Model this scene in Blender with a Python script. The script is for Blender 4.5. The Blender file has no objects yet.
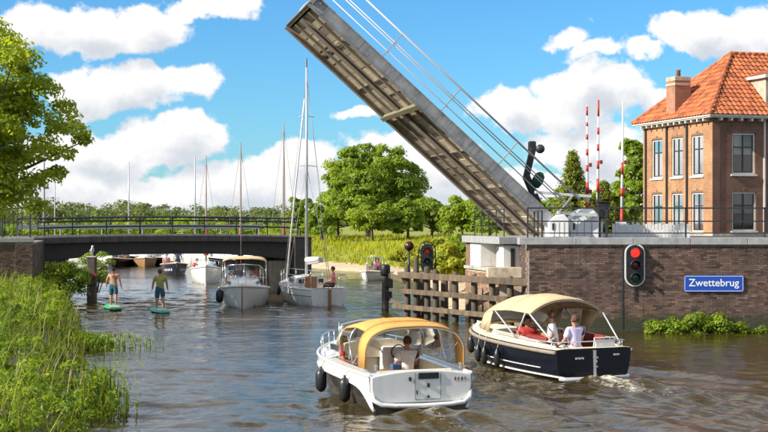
import bpy, bmesh, math, random
import numpy as np
from mathutils import Vector, Matrix

scene = bpy.context.scene
col = scene.collection
R = math.radians
random.seed(7)

# ------------------------------------------------------------------ camera
F, H, HY = 1400.0, 3.9, 222.0            # focal length in photo pixels, eye height, horizon row
cam_d = bpy.data.cameras.new('camera')
cam = bpy.data.objects.new('camera', cam_d); col.objects.link(cam)
cam.location = (0, 0, H); cam.rotation_euler = (R(90), 0, 0)
cam_d.sensor_width = 36; cam_d.lens = 36 * F / 768
cam_d.shift_y = (HY - 216) / 768
cam_d.clip_start = 0.5; cam_d.clip_end = 9000
scene.camera = cam

# ------------------------------------------------------------------ light
SUN_DIR = Vector((-0.92, -0.38, 0)).normalized() * math.cos(R(31)) + Vector((0, 0, math.sin(R(31))))
sun_d = bpy.data.lights.new('sun', 'SUN'); sun_d.energy = 5.0; sun_d.angle = R(0.53); sun_d.color = (1, .93, .82)
sun = bpy.data.objects.new('sun', sun_d); col.objects.link(sun)
sun.rotation_euler = (-SUN_DIR).to_track_quat('-Z', 'Y').to_euler(); sun.location = (-60, -10, 60)

world = bpy.data.worlds.new('World'); scene.world = world; world.use_nodes = True
SKY_STRENGTH = 0.13

def build_world():
    nt = world.node_tree; nt.nodes.clear(); N = nt.nodes; Lk = nt.links
    # cloud density as a function of (azimuth, elevation)
    g = bpy.data.node_groups.new('cloud_density', 'ShaderNodeTree')
    g.interface.new_socket('P', in_out='INPUT', socket_type='NodeSocketVector')
    g.interface.new_socket('D', in_out='OUTPUT', socket_type='NodeSocketFloat')
    gn, gl = g.nodes, g.links
    gi = gn.new('NodeGroupInput'); go = gn.new('NodeGroupOutput')
    def vm(op, a, b=None, s=None):
        n = gn.new('ShaderNodeVectorMath'); n.operation = op
        for i, v in enumerate((a, b)):
            if v is None: continue
            if isinstance(v, tuple): n.inputs[i].default_value = v
            else: gl.new(v, n.inputs[i])
        if s is not None: n.inputs['Scale'].default_value = s
        return n
    def mm(op, a, b=None, c=None):
        n = gn.new('ShaderNodeMath'); n.operation = op
        for i, v in enumerate((a, b, c)):
            if v is None: continue
            if isinstance(v, (int, float)): n.inputs[i].default_value = v
            else: gl.new(v, n.inputs[i])
        return n.outputs[0]
    P = gi.outputs['P']
    nz = gn.new('ShaderNodeTexNoise'); nz.inputs['Scale'].default_value = 16; nz.inputs['Detail'].default_value = 5
    nz.inputs['Roughness'].default_value = .55; gl.new(P, nz.inputs['Vector'])
    off = vm('SUBTRACT', nz.outputs['Color'], (.5, .5, .5))
    off = vm('SCALE', off.outputs[0], s=.055)
    Q = vm('ADD', P, off.outputs[0]).outputs[0]
    # (x, y, rx, ry, strength) in photo pixels: the cumulus in view
    blobs = [(85, 32, 62, 26, 1), (150, 28, 42, 30, 1), (215, 6, 55, 15, .9), (30, 38, 30, 18, .8), (128, 90, 78, 25, 1), (85, 92, 40, 28, .9), (190, 86, 34, 18, .7),
             (175, 140, 62, 24, 1), (95, 150, 70, 22, .8), (120, 192, 150, 30, 1), (250, 188, 90, 32, .95), (300, 165, 45, 20, .8), (335, 192, 70, 30, .9),
             (595, 92, 55, 32, 1), (560, 112, 60, 22, .9), (650, 104, 30, 16, .8), (505, 112, 45, 26, .95), (575, 150, 55, 26, .95), (640, 160, 50, 22, .7),
             (700, 44, 52, 22, 1), (755, 30, 42, 26, 1), (640, 58, 26, 9, .6), (430, 168, 62, 26, .9), (480, 195, 70, 24, .8), (380, 150, 36, 14, .6),
             (570, 36, 22, 11, .55), (592, 52, 26, 10, .5), (360, 117, 20, 9, .6), (560, 196, 90, 22, .75), (20, 180, 60, 26, .8)]
    acc = None
    for (x, y, rx, ry, st) in blobs:
        c = ((x - 384) / F, (HY - y) / F, 0)
        d = vm('SUBTRACT', Q, c); d = vm('MULTIPLY', d.outputs[0], (F / rx, F / ry, 0))
        l = vm('LENGTH', d.outputs[0]).outputs['Value']
        v = mm('MULTIPLY_ADD', l, -st, st)
        acc = v if acc is None else mm('MAXIMUM', acc, v)
    # the same kind of cumulus all round the rest of the sky
    n2 = gn.new('ShaderNodeTexNoise'); n2.inputs['Scale'].default_value = 7; n2.inputs['Detail'].default_value = 6
    m2 = vm('MULTIPLY', Q, (1, 2.2, 1)); gl.new(m2.outputs[0], n2.inputs['Vector'])
    gen = mm('MULTIPLY_ADD', n2.outputs['Fac'], 5.0, -2.32)
    sp = gn.new('ShaderNodeSeparateXYZ'); gl.new(P, sp.inputs[0])
    ax = mm('ABSOLUTE', sp.outputs[0])
    e1 = gn.new('ShaderNodeMapRange'); e1.interpolation_type = 'SMOOTHSTEP'; gl.new(ax, e1.inputs[0]); e1.inputs[1].default_value = .26; e1.inputs[2].default_value = .36
    e2 = gn.new('ShaderNodeMapRange'); e2.interpolation_type = 'SMOOTHSTEP'; gl.new(sp.outputs[1], e2.inputs[0]); e2.inputs[1].default_value = .155; e2.inputs[2].default_value = .22
    outside = mm('MAXIMUM', e1.outputs[0], e2.outputs[0])
    gen = mm('ADD', gen, mm('MULTIPLY_ADD', outside, 1.5, -1.5))
    acc = mm('MAXIMUM', acc, gen)
    n3 = gn.new('ShaderNodeTexNoise'); n3.inputs['Scale'].default_value = 34; n3.inputs['Detail'].default_value = 9; n3.inputs['Roughness'].default_value = .62
    gl.new(P, n3.inputs['Vector'])
    acc = mm('ADD', acc, mm('MULTIPLY_ADD', n3.outputs['Fac'], 1.35, -.55))
    gl.new(acc, go.inputs['D'])

    tc = N.new('ShaderNodeTexCoord')
    sx = N.new('ShaderNodeSeparateXYZ'); Lk.new(tc.outputs['Generated'], sx.inputs[0])
    az = N.new('ShaderNodeMath'); az.operation = 'ARCTAN2'; Lk.new(sx.outputs[0], az.inputs[0]); Lk.new(sx.outputs[1], az.inputs[1])
    el = N.new('ShaderNodeMath'); el.operation = 'ARCSINE'; Lk.new(sx.outputs[2], el.inputs[0])
    cb = N.new('ShaderNodeCombineXYZ'); Lk.new(az.outputs[0], cb.inputs[0]); Lk.new(el.outputs[0], cb.inputs[1])
    def cloud(vec):
        n = N.new('ShaderNodeGroup'); n.node_tree = g; Lk.new(vec, n.inputs[0]); return n.outputs[0]
    d0 = cloud(cb.outputs[0])
    sh = N.new('ShaderNodeVectorMath'); sh.operation = 'ADD'; Lk.new(cb.outputs[0], sh.inputs[0]); sh.inputs[1].default_value = (-.010, .014, 0)
    d1 = cloud(sh.outputs[0])
    cov = N.new('ShaderNodeMapRange'); cov.interpolation_type = 'SMOOTHSTEP'; Lk.new(d0, cov.inputs[0]); cov.inputs[1].default_value = .03; cov.inputs[2].default_value = .30
    shd = N.new('ShaderNodeMapRange'); shd.interpolation_type = 'SMOOTHSTEP'; Lk.new(d1, shd.inputs[0]); shd.inputs[1].default_value = .15; shd.inputs[2].default_value = 1.05
    sky = N.new('ShaderNodeTexSky'); sky.sky_type = 'NISHITA'; sky.sun_disc = False
    sky.sun_elevation = R(31); sky.sun_rotation = math.atan2(SUN_DIR.x, SUN_DIR.y)
    sky.air_density = 1.0; sky.dust_density = .4; sky.ozone_density = 4.0
    hs = N.new('ShaderNodeHueSaturation'); hs.inputs['Saturation'].default_value = 1.05; hs.inputs['Value'].default_value = .78
    tn = N.new('ShaderNodeMix'); tn.data_type = 'RGBA'; tn.blend_type = 'MULTIPLY'; tn.inputs[0].default_value = 1; tn.inputs[7].default_value = (.52, .86, 1.07, 1)
    Lk.new(sky.outputs[0], tn.inputs[6]); Lk.new(tn.outputs[2], hs.inputs['Color'])
    cc = N.new('ShaderNodeMix'); cc.data_type = 'RGBA'
    cc.inputs[6].default_value = (5.2, 5.15, 5.1, 1); cc.inputs[7].default_value = (3.3, 3.55, 3.9, 1)
    Lk.new(shd.outputs[0], cc.inputs[0])
    mx = N.new('ShaderNodeMix'); mx.data_type = 'RGBA'
    Lk.new(cov.outputs[0], mx.inputs[0]); Lk.new(hs.outputs[0], mx.inputs[6]); Lk.new(cc.outputs[2], mx.inputs[7])
    bg = N.new('ShaderNodeBackground'); bg.inputs['Strength'].default_value = SKY_STRENGTH
    out = N.new('ShaderNodeOutputWorld'); Lk.new(mx.outputs[2], bg.inputs[0]); Lk.new(bg.outputs[0], out.inputs[0])
build_world()

vs = scene.view_settings
vs.view_transform = 'Standard'; vs.look = 'None'; vs.exposure = 0.64; vs.gamma = 1; vs.use_curve_mapping = False
scene.render.engine = 'CYCLES'
scene.cycles.use_denoising = True
scene.cycles.max_bounces = 7; scene.cycles.transparent_max_bounces = 12
scene.cycles.sample_clamp_indirect = 6; scene.cycles.caustics_reflective = False; scene.cycles.caustics_refractive = False

# ------------------------------------------------------------------ helpers
def at(x, y, D): return Vector(((x - 384) / F * D, D, H - (y - HY) / F * D))
def wl(y): return F * H / (y - HY)                   # distance of a point of the water surface

def mat(name, c, rough=.6, metal=0, var=.18, scale=6, bump=0., bscale=40, tint=0., c2=None, coat=0., stretch=(1, 1, 1), streak=0., spec=.5, algae=None, lime=0.):
    m = bpy.data.materials.new(name); m.use_nodes = True
    nt = m.node_tree; N, Lk = nt.nodes, nt.links; p = N['Principled BSDF']
    p.inputs['Roughness'].default_value = rough; p.inputs['Metallic'].default_value = metal
    p.inputs['Coat Weight'].default_value = coat; p.inputs['Specular IOR Level'].default_value = spec
    tc = N.new('ShaderNodeTexCoord'); mp = N.new('ShaderNodeMapping'); mp.inputs['Scale'].default_value = stretch
    Lk.new(tc.outputs['Object'], mp.inputs[0])
    nz = N.new('ShaderNodeTexNoise'); nz.inputs['Scale'].default_value = scale; nz.inputs['Detail'].default_value = 6; nz.inputs['Roughness'].default_value = .65
    Lk.new(mp.outputs[0], nz.inputs['Vector'])
    mr = N.new('ShaderNodeMapRange'); Lk.new(nz.outputs['Fac'], mr.inputs[0]); mr.inputs[1].default_value = .3; mr.inputs[2].default_value = .7
    mx = N.new('ShaderNodeMix'); mx.data_type = 'RGBA'; Lk.new(mr.outputs[0], mx.inputs[0])
    a = c2 if c2 else tuple(x * (1 - var) for x in c)
    b = c if c2 else tuple(min(1, x * (1 + var)) for x in c)
    mx.inputs[6].default_value = (*a, 1); mx.inputs[7].default_value = (*b, 1)
    cur = mx.outputs[2]
    if streak:
        mp2 = N.new('ShaderNodeMapping'); mp2.inputs['Scale'].default_value = (3.5, 3.5, .35); Lk.new(tc.outputs['Object'], mp2.inputs[0])
        n2 = N.new('ShaderNodeTexNoise'); n2.inputs['Scale'].default_value = 1.6; n2.inputs['Detail'].default_value = 8; n2.inputs['Roughness'].default_value = .7; Lk.new(mp2.outputs[0], n2.inputs['Vector'])
        r2 = N.new('ShaderNodeMapRange'); Lk.new(n2.outputs['Fac'], r2.inputs[0]); r2.inputs[1].default_value = .48; r2.inputs[2].default_value = .72; r2.inputs[3].default_value = 1; r2.inputs[4].default_value = 1 - streak
        ms = N.new('ShaderNodeMix'); ms.data_type = 'RGBA'; ms.blend_type = 'MULTIPLY'; ms.inputs[0].default_value = 1
        Lk.new(cur, ms.inputs[6]); Lk.new(r2.outputs[0], ms.inputs[7]); cur = ms.outputs[2]
    if tint:
        at_ = N.new('ShaderNodeAttribute'); at_.attribute_name = 'tint'
        r3 = N.new('ShaderNodeMapRange'); Lk.new(at_.outputs['Fac'], r3.inputs[0]); r3.inputs[3].default_value = 1 - tint; r3.inputs[4].default_value = 1 + tint
        ms = N.new('ShaderNodeMix'); ms.data_type = 'RGBA'; ms.blend_type = 'MULTIPLY'; ms.inputs[0].default_value = 1
        Lk.new(cur, ms.inputs[6]); Lk.new(r3.outputs[0], ms.inputs[7]); cur = ms.outputs[2]
    def over(fac, colr):
        nonlocal cur
        k = N.new('ShaderNodeMix'); k.data_type = 'RGBA'; Lk.new(fac, k.inputs[0]); Lk.new(cur, k.inputs[6]); k.inputs[7].default_value = (*colr, 1); cur = k.outputs[2]
    if lime:
        n4 = N.new('ShaderNodeTexNoise'); n4.inputs['Scale'].default_value = 1.1; n4.inputs['Detail'].default_value = 9; n4.inputs['Roughness'].default_value = .75; Lk.new(tc.outputs['Object'], n4.inputs['Vector'])
        r4 = N.new('ShaderNodeMapRange'); Lk.new(n4.outputs['Fac'], r4.inputs[0]); r4.inputs[1].default_value = .58; r4.inputs[2].default_value = .74; r4.inputs[4].default_value = lime; over(r4.outputs[0], (.42, .36, .31))
    if algae is not None:
        sz = N.new('ShaderNodeSeparateXYZ'); Lk.new(tc.outputs['Object'], sz.inputs[0])
        n5 = N.new('ShaderNodeTexNoise'); n5.inputs['Scale'].default_value = 2.5; n5.inputs['Detail'].default_value = 6; Lk.new(tc.outputs['Object'], n5.inputs['Vector'])
        a5 = N.new('ShaderNodeMath'); a5.operation = 'MULTIPLY_ADD'; Lk.new(n5.outputs['Fac'], a5.inputs[0]); a5.inputs[1].default_value = -.7; Lk.new(sz.outputs[2], a5.inputs[2])
        r5 = N.new('ShaderNodeMapRange'); Lk.new(a5.outputs[0], r5.inputs[0]); r5.inputs[1].default_value = algae - .35; r5.inputs[2].default_value = algae - .05; r5.inputs[3].default_value = .9; r5.inputs[4].default_value = 0; over(r5.outputs[0], (.035, .042, .016))
    Lk.new(cur, p.inputs['Base Color'])
    if bump:
        nb = N.new('ShaderNodeTexNoise'); nb.inputs['Scale'].default_value = bscale; nb.inputs['Detail'].default_value = 5; Lk.new(mp.outputs[0], nb.inputs['Vector'])
        bp = N.new('ShaderNodeBump'); bp.inputs['Strength'].default_value = bump; bp.inputs['Distance'].default_value = .02
        Lk.new(nb.outputs['Fac'], bp.inputs['Height']); Lk.new(bp.outputs[0], p.inputs['Normal'])
    return m

def leaf_mat(name, dark, light, trans=.45):
    m = bpy.data.materials.new(name); m.use_nodes = True
    nt = m.node_tree; N, Lk = nt.nodes, nt.links; p = N['Principled BSDF']; out = N['Material Output']
    a = N.new('ShaderNodeAttribute'); a.attribute_name = 'tint'
    mx = N.new('ShaderNodeMix'); mx.data_type = 'RGBA'; Lk.new(a.outputs['Fac'], mx.inputs[0])
    mx.inputs[6].default_value = (*dark, 1); mx.inputs[7].default_value = (*light, 1)
    Lk.new(mx.outputs[2], p.inputs['Base Color']); p.inputs['Roughness'].default_value = .5; p.inputs['Specular IOR Level'].default_value = .35
    t = N.new('ShaderNodeBsdfTranslucent')
    g = N.new('ShaderNodeMix'); g.data_type = 'RGBA'; g.blend_type = 'MULTIPLY'; g.inputs[0].default_value = 1
    Lk.new(mx.outputs[2], g.inputs[6]); g.inputs[7].default_value = (1.7, 1.6, .5, 1); Lk.new(g.outputs[2], t.inputs[0])
    s = N.new('ShaderNodeMixShader'); s.inputs[0].default_value = trans
    Lk.new(p.outputs[0], s.inputs[1]); Lk.new(t.outputs[0], s.inputs[2]); Lk.new(s.outputs[0], out.inputs[0])
    return m

def glass_mat(name, tintc=(.8, .85, .85), opac=.12, rough=.03):
    m = bpy.data.materials.new(name); m.use_nodes = True
    nt = m.node_tree; N, Lk = nt.nodes, nt.links; out = N['Material Output']; N.remove(N['Principled BSDF'])
    tr = N.new('ShaderNodeBsdfTransparent'); tr.inputs[0].default_value = (*tintc, 1)
    gl = N.new('ShaderNodeBsdfGlossy'); gl.inputs['Roughness'].default_value = rough
    fr = N.new('ShaderNodeFresnel'); fr.inputs[0].default_value = 1.5
    ad = N.new('ShaderNodeMath'); ad.operation = 'ADD'; ad.inputs[1].default_value = opac; ad.use_clamp = True; Lk.new(fr.outputs[0], ad.inputs[0])
    s = N.new('ShaderNodeMixShader'); Lk.new(ad.outputs[0], s.inputs[0]); Lk.new(tr.outputs[0], s.inputs[1]); Lk.new(gl.outputs[0], s.inputs[2]); Lk.new(s.outputs[0], out.inputs[0])
    return m

class MB:
    """collects geometry; build() links it as one mesh object"""
    def __init__(s): s.v = []; s.f = []; s.t = []
    def add(s, vs, fs, tint=None):
        o = len(s.v); s.v += [tuple(v) for v in vs]
        s.f += [tuple(i + o for i in f) for f in fs]
        s.t += [tint if tint is not None else .5] * len(fs)
        return s
    def box(s, c, sz, rot=None, tint=None, taper=1.0):
        hx, hy, hz = sz[0] / 2, sz[1] / 2, sz[2] / 2
        vs = [Vector((x * hx * (taper if z > 0 else 1), y * hy * (taper if z > 0 else 1), z * hz)) for z in (-1, 1) for y in (-1, 1) for x in (-1, 1)]
        if rot is not None: vs = [rot @ v for v in vs]
        c = Vector(c)
        return s.add([v + c for v in vs], [(0, 2, 3, 1), (4, 5, 7, 6), (0, 1, 5, 4), (2, 6, 7, 3), (0, 4, 6, 2), (1, 3, 7, 5)], tint)
    def bb(s, x0, x1, y0, y1, z0, z1, tint=None): return s.box(((x0 + x1) / 2, (y0 + y1) / 2, (z0 + z1) / 2), (abs(x1 - x0), abs(y1 - y0), abs(z1 - z0)), None, tint)
    def bar(s, a, b, w, h, up=(0, 0, 1), tint=None):
        a, b = Vector(a), Vector(b); d = (b - a); L = d.length; d.normalize()
        u = Vector(up); sd = d.cross(u)
        if sd.length < 1e-4: sd = d.cross(Vector((1, 0, 0)))
        sd.normalize(); u = sd.cross(d)
        vs = [p + sd * (i * w / 2) + u * (j * h / 2) for p in (a, b) for (i, j) in ((-1, -1), (1, -1), (1, 1), (-1, 1))]
        return s.add(vs, [(0, 1, 2, 3), (7, 6, 5, 4), (0, 4, 5, 1), (1, 5, 6, 2), (2, 6, 7, 3), (3, 7, 4, 0)], tint)
    def tube(s, pts, r, n=6, cap=True, tint=None):
        pts = [Vector(p) for p in pts]; k = len(pts)
        rs = r if isinstance(r, (list, tuple)) else [r] * k
        vs = []; prev = None
        for i, p in enumerate(pts):
            d = (pts[min(i + 1, k - 1)] - pts[max(i - 1, 0)])
            d = d.normalized() if d.length > 1e-9 else Vector((0, 0, 1))
            if prev is None:
                a = d.cross(Vector((0, 0, 1)))
                if a.length < .05: a = d.cross(Vector((1, 0, 0)))
            else:
                a = prev - d * prev.dot(d)
                if a.length < 1e-5: a = d.cross(Vector((1, 0, 0)))
            a.normalize(); prev = a; b = d.cross(a)
            for j in range(n):
                q = 2 * math.pi * j / n; vs.append(p + (a * math.cos(q) + b * math.sin(q)) * rs[i])
        fs = [(i * n + j, i * n + (j + 1) % n, (i + 1) * n + (j + 1) % n, (i + 1) * n + j) for i in range(k - 1) for j in range(n)]
        if cap: fs += [tuple(range(n - 1, -1, -1)), tuple(range((k - 1) * n, k * n))]
        return s.add(vs, fs, tint)
    def lathe(s, prof, c=(0, 0, 0), n=12, axis=None, tint=None):
        c = Vector(c); k = len(prof); vs = []
        for (r, z) in prof:
            for j in range(n):
                q = 2 * math.pi * j / n; v = Vector((r * math.cos(q), r * math.sin(q), z))
                if axis is not None: v = axis @ v
                vs.append(v + c)
        fs = [(i * n + j, i * n + (j + 1) % n, (i + 1) * n + (j + 1) % n, (i + 1) * n + j) for i in range(k - 1) for j in range(n)]
        fs += [tuple(range(n - 1, -1, -1)), tuple(range((k - 1) * n, k * n))]
        return s.add(vs, fs, tint)
    def prism(s, poly, ext, tint=None):
        """poly: list of 3-D points, ext: extrusion vector"""
        n = len(poly); e = Vector(ext); a = [Vector(p) for p in poly]
        vs = a + [p + e for p in a]
        return s.add(vs, [tuple(range(n - 1, -1, -1)), tuple(range(n, 2 * n))] + [(i, (i + 1) % n, n + (i + 1) % n, n + i) for i in range(n)], tint)
    def grid(s, rows, tint=None, closed=False):
        n = len(rows[0]); vs = [p for r in rows for p in r]
        m = n if closed else n - 1
        return s.add(vs, [(i * n + j, i * n + (j + 1) % n, (i + 1) * n + (j + 1) % n, (i + 1) * n + j) for i in range(len(rows) - 1) for j in range(m)], tint)
    def build(s, name, m, parent=None, smooth=False, world=False, bevel=0., solid=0., tint=False, fix=True):
        me = bpy.data.meshes.new(name)
        v = s.v
        if world and parent is not None:
            o = parent.location; v = [(a[0] - o.x, a[1] - o.y, a[2] - o.z) for a in v]
        me.from_pydata(v, [], s.f)
        if tint:
            at_ = me.attributes.new('tint', 'FLOAT', 'FACE'); at_.data.foreach_set('value', s.t)
        if fix:
            bm = bmesh.new(); bm.from_mesh(me); bmesh.ops.recalc_face_normals(bm, faces=bm.faces); bm.to_mesh(me); bm.free()
        if smooth: me.shade_smooth()
        me.materials.append(m)
        ob = bpy.data.objects.new(name, me); col.objects.link(ob)
        if parent is not None: ob.parent = parent
        if solid:
            md = ob.modifiers.new('thick', 'SOLIDIFY'); md.thickness = solid; md.offset = 0
        if bevel:
            md = ob.modifiers.new('bevel', 'BEVEL'); md.width = bevel; md.segments = 2; md.limit_method = 'ANGLE'
        return ob

def tag(o, label=None, cat=None, group=None, kind=None):
    if label: o['label'] = label
    if cat: o['category'] = cat
    if group: o['group'] = group
    if kind: o['kind'] = kind
    return o
def thing(name, label, cat, loc=(0, 0, 0), rz=0, group=None):
    o = bpy.data.objects.new(name, None); col.objects.link(o); o.location = loc; o.rotation_euler = (0, 0, rz); o.empty_display_size = .2
    return tag(o, label, cat, group)
def copy_tree(o, parent=None):
    c = o.copy(); col.objects.link(c); c.parent = parent
    for ch in [k for k in bpy.data.objects if k.parent == o]: copy_tree(ch, c)
    return c

def np_mesh(name, V, Q, tint, m, parent=None, world=False):
    """fast mesh of quads: V (n,3), Q (k,4), tint (k)"""
    me = bpy.data.meshes.new(name); V = np.asarray(V, np.float32)
    if world and parent is not None: V = V - np.array(parent.location, np.float32)
    k = Q.shape[1]
    me.vertices.add(len(V)); me.vertices.foreach_set('co', V.ravel())
    me.loops.add(Q.size); me.loops.foreach_set('vertex_index', Q.ravel().astype(np.int32))
    me.polygons.add(len(Q)); me.polygons.foreach_set('loop_start', np.arange(0, Q.size, k, dtype=np.int32))
    me.polygons.foreach_set('loop_total', np.full(len(Q), k, np.int32))
    if tint is not None:
        a = me.attributes.new('tint', 'FLOAT', 'FACE'); a.data.foreach_set('value', np.asarray(tint, np.float32))
    me.update(calc_edges=True); me.materials.append(m)
    ob = bpy.data.objects.new(name, me); col.objects.link(ob)
    if parent is not None: ob.parent = parent
    return ob

def leaf_quads(P, Nrm, size, rng, aspect=.55):
    """diamond leaves at P facing Nrm"""
    n = len(P); Nrm = Nrm / (np.linalg.norm(Nrm, axis=1, keepdims=True) + 1e-9)
    T = rng.normal(size=(n, 3)); T -= Nrm * (T * Nrm).sum(1, keepdims=True); T /= np.linalg.norm(T, axis=1, keepdims=True) + 1e-9
    B = np.cross(Nrm, T); s = np.asarray(size).reshape(-1, 1) * np.ones((n, 1))
    V = np.stack([P - T * s, P + B * s * aspect + Nrm * s * .18, P + T * s, P - B * s * aspect + Nrm * s * .18], 1).reshape(-1, 3)
    return V, np.arange(4 * n).reshape(-1, 4)

def crown_points(clumps, per, rng, droop=0.):
    """clumps: (k,4) centre+radius -> leaf points, normals, lightness"""
    C = np.repeat(clumps, per, axis=0); n = len(C)
    d = rng.normal(size=(n, 3)); d /= np.linalg.norm(d, axis=1, keepdims=True)
    d[:, 2] = np.where(d[:, 2] < -.35, -d[:, 2], d[:, 2])
    r = C[:, 3] * (.35 + .75 * rng.random(n) ** .55)
    P = C[:, :3] + d * r[:, None] * np.array([1, 1, .78])
    P[:, 2] -= droop * rng.random(n) ** 2 * C[:, 3]
    Nn = d * .9 + rng.normal(size=(n, 3)) * .45 + np.array([0, 0, .35])
    return P, Nn

def ellipsoid_clumps(c, rad, k, rng, crad, lo=.35, floor=-.75):
    out = []
    while len(out) < k:
        d = rng.normal(size=3); d /= np.linalg.norm(d)
        if d[2] < floor: continue
        q = lo + (1 - lo) * rng.random() ** .6
        out.append([c[0] + d[0] * rad[0] * q, c[1] + d[1] * rad[1] * q, c[2] + d[2] * rad[2] * q, crad * (.6 + .8 * rng.random())])
    return np.array(out)

def tree(name, label, base, trunk_h, crown, rad, k, per, lsize, crad, lm, seed, bark, cat='tree', group=None, tr=.25, extra=None, lo=.35, droop=0.):
    rng = np.random.default_rng(seed); t = thing(name, label, cat, base, 0, group)
    b = Vector(base); cc = np.array(crown)
    cl = ellipsoid_clumps(cc, rad, k, rng, crad, lo)
    if extra is not None: cl = np.vstack([cl, np.array(extra)])
    P, Nn = crown_points(cl, per, rng, droop)
    V, Q = leaf_quads(P, Nn, lsize * (.6 + .8 * rng.random(len(P))), rng)
    cid = np.repeat(rng.random(len(cl)), per)
    np_mesh('crown', V, Q, np.clip(.25 + .45 * cid + .35 * (rng.random(len(P)) - .4), 0, 1), lm, t, True)
    m = MB(); top = Vector((cc[0], cc[1], cc[2] - rad[2] * .1))
    p1 = b + Vector((0, 0, trunk_h)); m.tube([b - Vector((0, 0, .2)), b + Vector((0, 0, .15 * trunk_h)), p1, (p1 + top) / 2, top], [tr * 1.35, tr * 1.05, tr * .85, tr * .55, tr * .2], 8)
    for i in rng.choice(len(cl), min(len(cl), 16), replace=False):
        e = Vector(cl[i][:3]); s = p1.lerp(top, .1 + .7 * rng.random()); mid = s.lerp(e, .5) + Vector((0, 0, -.08 * (e - s).length))
        m.tube([s, mid, e], [tr * .4, tr * .25, tr * .08], 5)
    m.build('trunk', bark, t, True, world=True)
    return t
# ------------------------------------------------------------------ materials
M = {}
M['concrete'] = mat('concrete', (.40, .38, .34), .85, var=.25, scale=3, bump=.25, bscale=30, streak=.45)
M['coping'] = mat('coping', (.33, .335, .335), .8, var=.2, scale=4, bump=.2, streak=.25)
M['whitewash'] = mat('whitewash', (.74, .72, .67), .8, var=.1, scale=2, bump=.15, streak=.3)
M['white_paint'] = mat('white_paint', (.74, .74, .72), .45, var=.06, scale=4, streak=.12)
M['gelcoat'] = mat('gelcoat', (.78, .78, .755), .2, var=.05, scale=2, coat=.4, streak=.10, algae=-.22)
M['cream'] = mat('cream', (.74, .66, .50), .4, var=.08, scale=4)
M['girder'] = mat('girder', (.030, .028, .030), .55, var=.3, scale=3, bump=.1, streak=.3)
M['fascia'] = mat('fascia', (.075, .066, .062), .7, var=.35, scale=5, bump=.2, streak=.4)
M['dark_rail'] = mat('dark_rail', (.028, .032, .038), .45, var=.25, scale=9)
M['steel'] = mat('steel', (.30, .305, .31), .6, .1, var=.3, scale=2, bump=.1, streak=.5)
M['galv'] = mat('galv', (.46, .47, .48), .5, .2, var=.06, scale=1)
M['chrome'] = mat('chrome', (.70, .70, .70), .25, .8, var=.03, scale=1)
M['plank'] = mat('plank', (.62, .53, .39), .85, var=.3, scale=3, bump=.3, c2=(.34, .28, .20), tint=.45)
M['stringer'] = mat('stringer', (.36, .31, .25), .8, var=.4, scale=3, bump=.2, c2=(.20, .165, .13))
M['timber'] = mat('timber', (.19, .135, .085), .9, var=.3, scale=4, bump=.5, bscale=25, c2=(.06, .047, .033), tint=.25, stretch=(1, 1, .25))
M['pile'] = mat('pile', (.13, .10, .075), .9, var=.3, scale=5, bump=.5, bscale=20, c2=(.05, .045, .035), stretch=(1, 1, .3), tint=.2)
M['black'] = mat('black', (.014, .014, .016), .45, var=.3, scale=6)
M['rubber'] = mat('rubber', (.016, .017, .02), .38, var=.3, scale=6)
M['brick'] = mat('brick', (.175, .10, .07), .88, var=.3, scale=.8, bump=.4, bscale=60, tint=.6, c2=(.085, .058, .048), streak=.45, algae=.42, lime=.75)
M['brick_warm'] = mat('brick_warm', (.40, .24, .15), .88, var=.3, scale=3, bump=.4, bscale=60, tint=.4, c2=(.28, .17, .11), streak=.3, algae=.4, lime=.6)
M['mortar'] = mat('mortar', (.27, .25, .22), .95, var=.25, scale=6, bump=.3)
M['pale_stone'] = mat('pale_stone', (.50, .42, .31), .9, var=.3, scale=4, bump=.4, streak=.4)  # pale warm stone with noise variation and streaks
M['tile'] = mat('tile', (.52, .15, .05), .8, var=.25, scale=1.6, bump=.3, tint=.42, c2=(.32, .09, .035))
M['grass_soil'] = mat('grass_soil', (.22, .23, .03), .95, var=.4, scale=1.2, bump=.4)
M['earth'] = mat('earth', (.09, .075, .05), .95, var=.4, scale=1.5, bump=.4)
M['sand'] = mat('sand', (.44, .34, .22), .95, var=.25, scale=2, bump=.3)
M['asphalt'] = mat('asphalt', (.06, .06, .062), .9, var=.3, scale=8, bump=.3)
M['bark'] = mat('bark', (.11, .085, .06), .95, var=.4, scale=7, bump=.6, bscale=16, stretch=(1, 1, .3))
M['canvas_gold'] = mat('canvas_gold', (.62, .34, .085), .8, var=.15, scale=5, bump=.5, bscale=9)
M['canvas_tan'] = mat('canvas_tan', (.56, .42, .24), .8, var=.12, scale=5, bump=.5, bscale=9)
M['navy'] = mat('navy', (.006, .007, .013), .2, var=.2, scale=3, coat=.0, spec=.35)
M['taupe'] = mat('taupe', (.055, .048, .042), .14, var=.25, scale=2, coat=.4)
M['teak'] = mat('teak', (.30, .17, .08), .6, var=.25, scale=10, stretch=(.3, 4, 1))
M['antifoul'] = mat('antifoul', (.03, .025, .025), .6)
M['red'] = mat('red', (.50, .025, .02), .5, var=.12)
M['dark_red'] = mat('dark_red', (.20, .025, .02), .6, var=.2)
M['blue_sign'] = mat('blue_sign', (.012, .075, .42), .4, var=.05)
M['white_letter'] = mat('white_letter', (.82, .82, .82), .5, var=.02)
M['grey_cloth'] = mat('grey_cloth', (.35, .36, .38), .9)
M['rope'] = mat('rope', (.55, .50, .40), .9, bump=.3)
M['window_white'] = mat('window_white', (.70, .67, .60), .5, var=.1)
M['window_dark'] = mat('window_dark', (.03, .04, .04), .4)
M['curtain'] = mat('curtain', (.36, .35, .31), .9, var=.1, stretch=(8, 8, .3))
M['room'] = mat('room', (.03, .028, .026), .9)
M['glass'] = glass_mat('glass', opac=.03)
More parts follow.
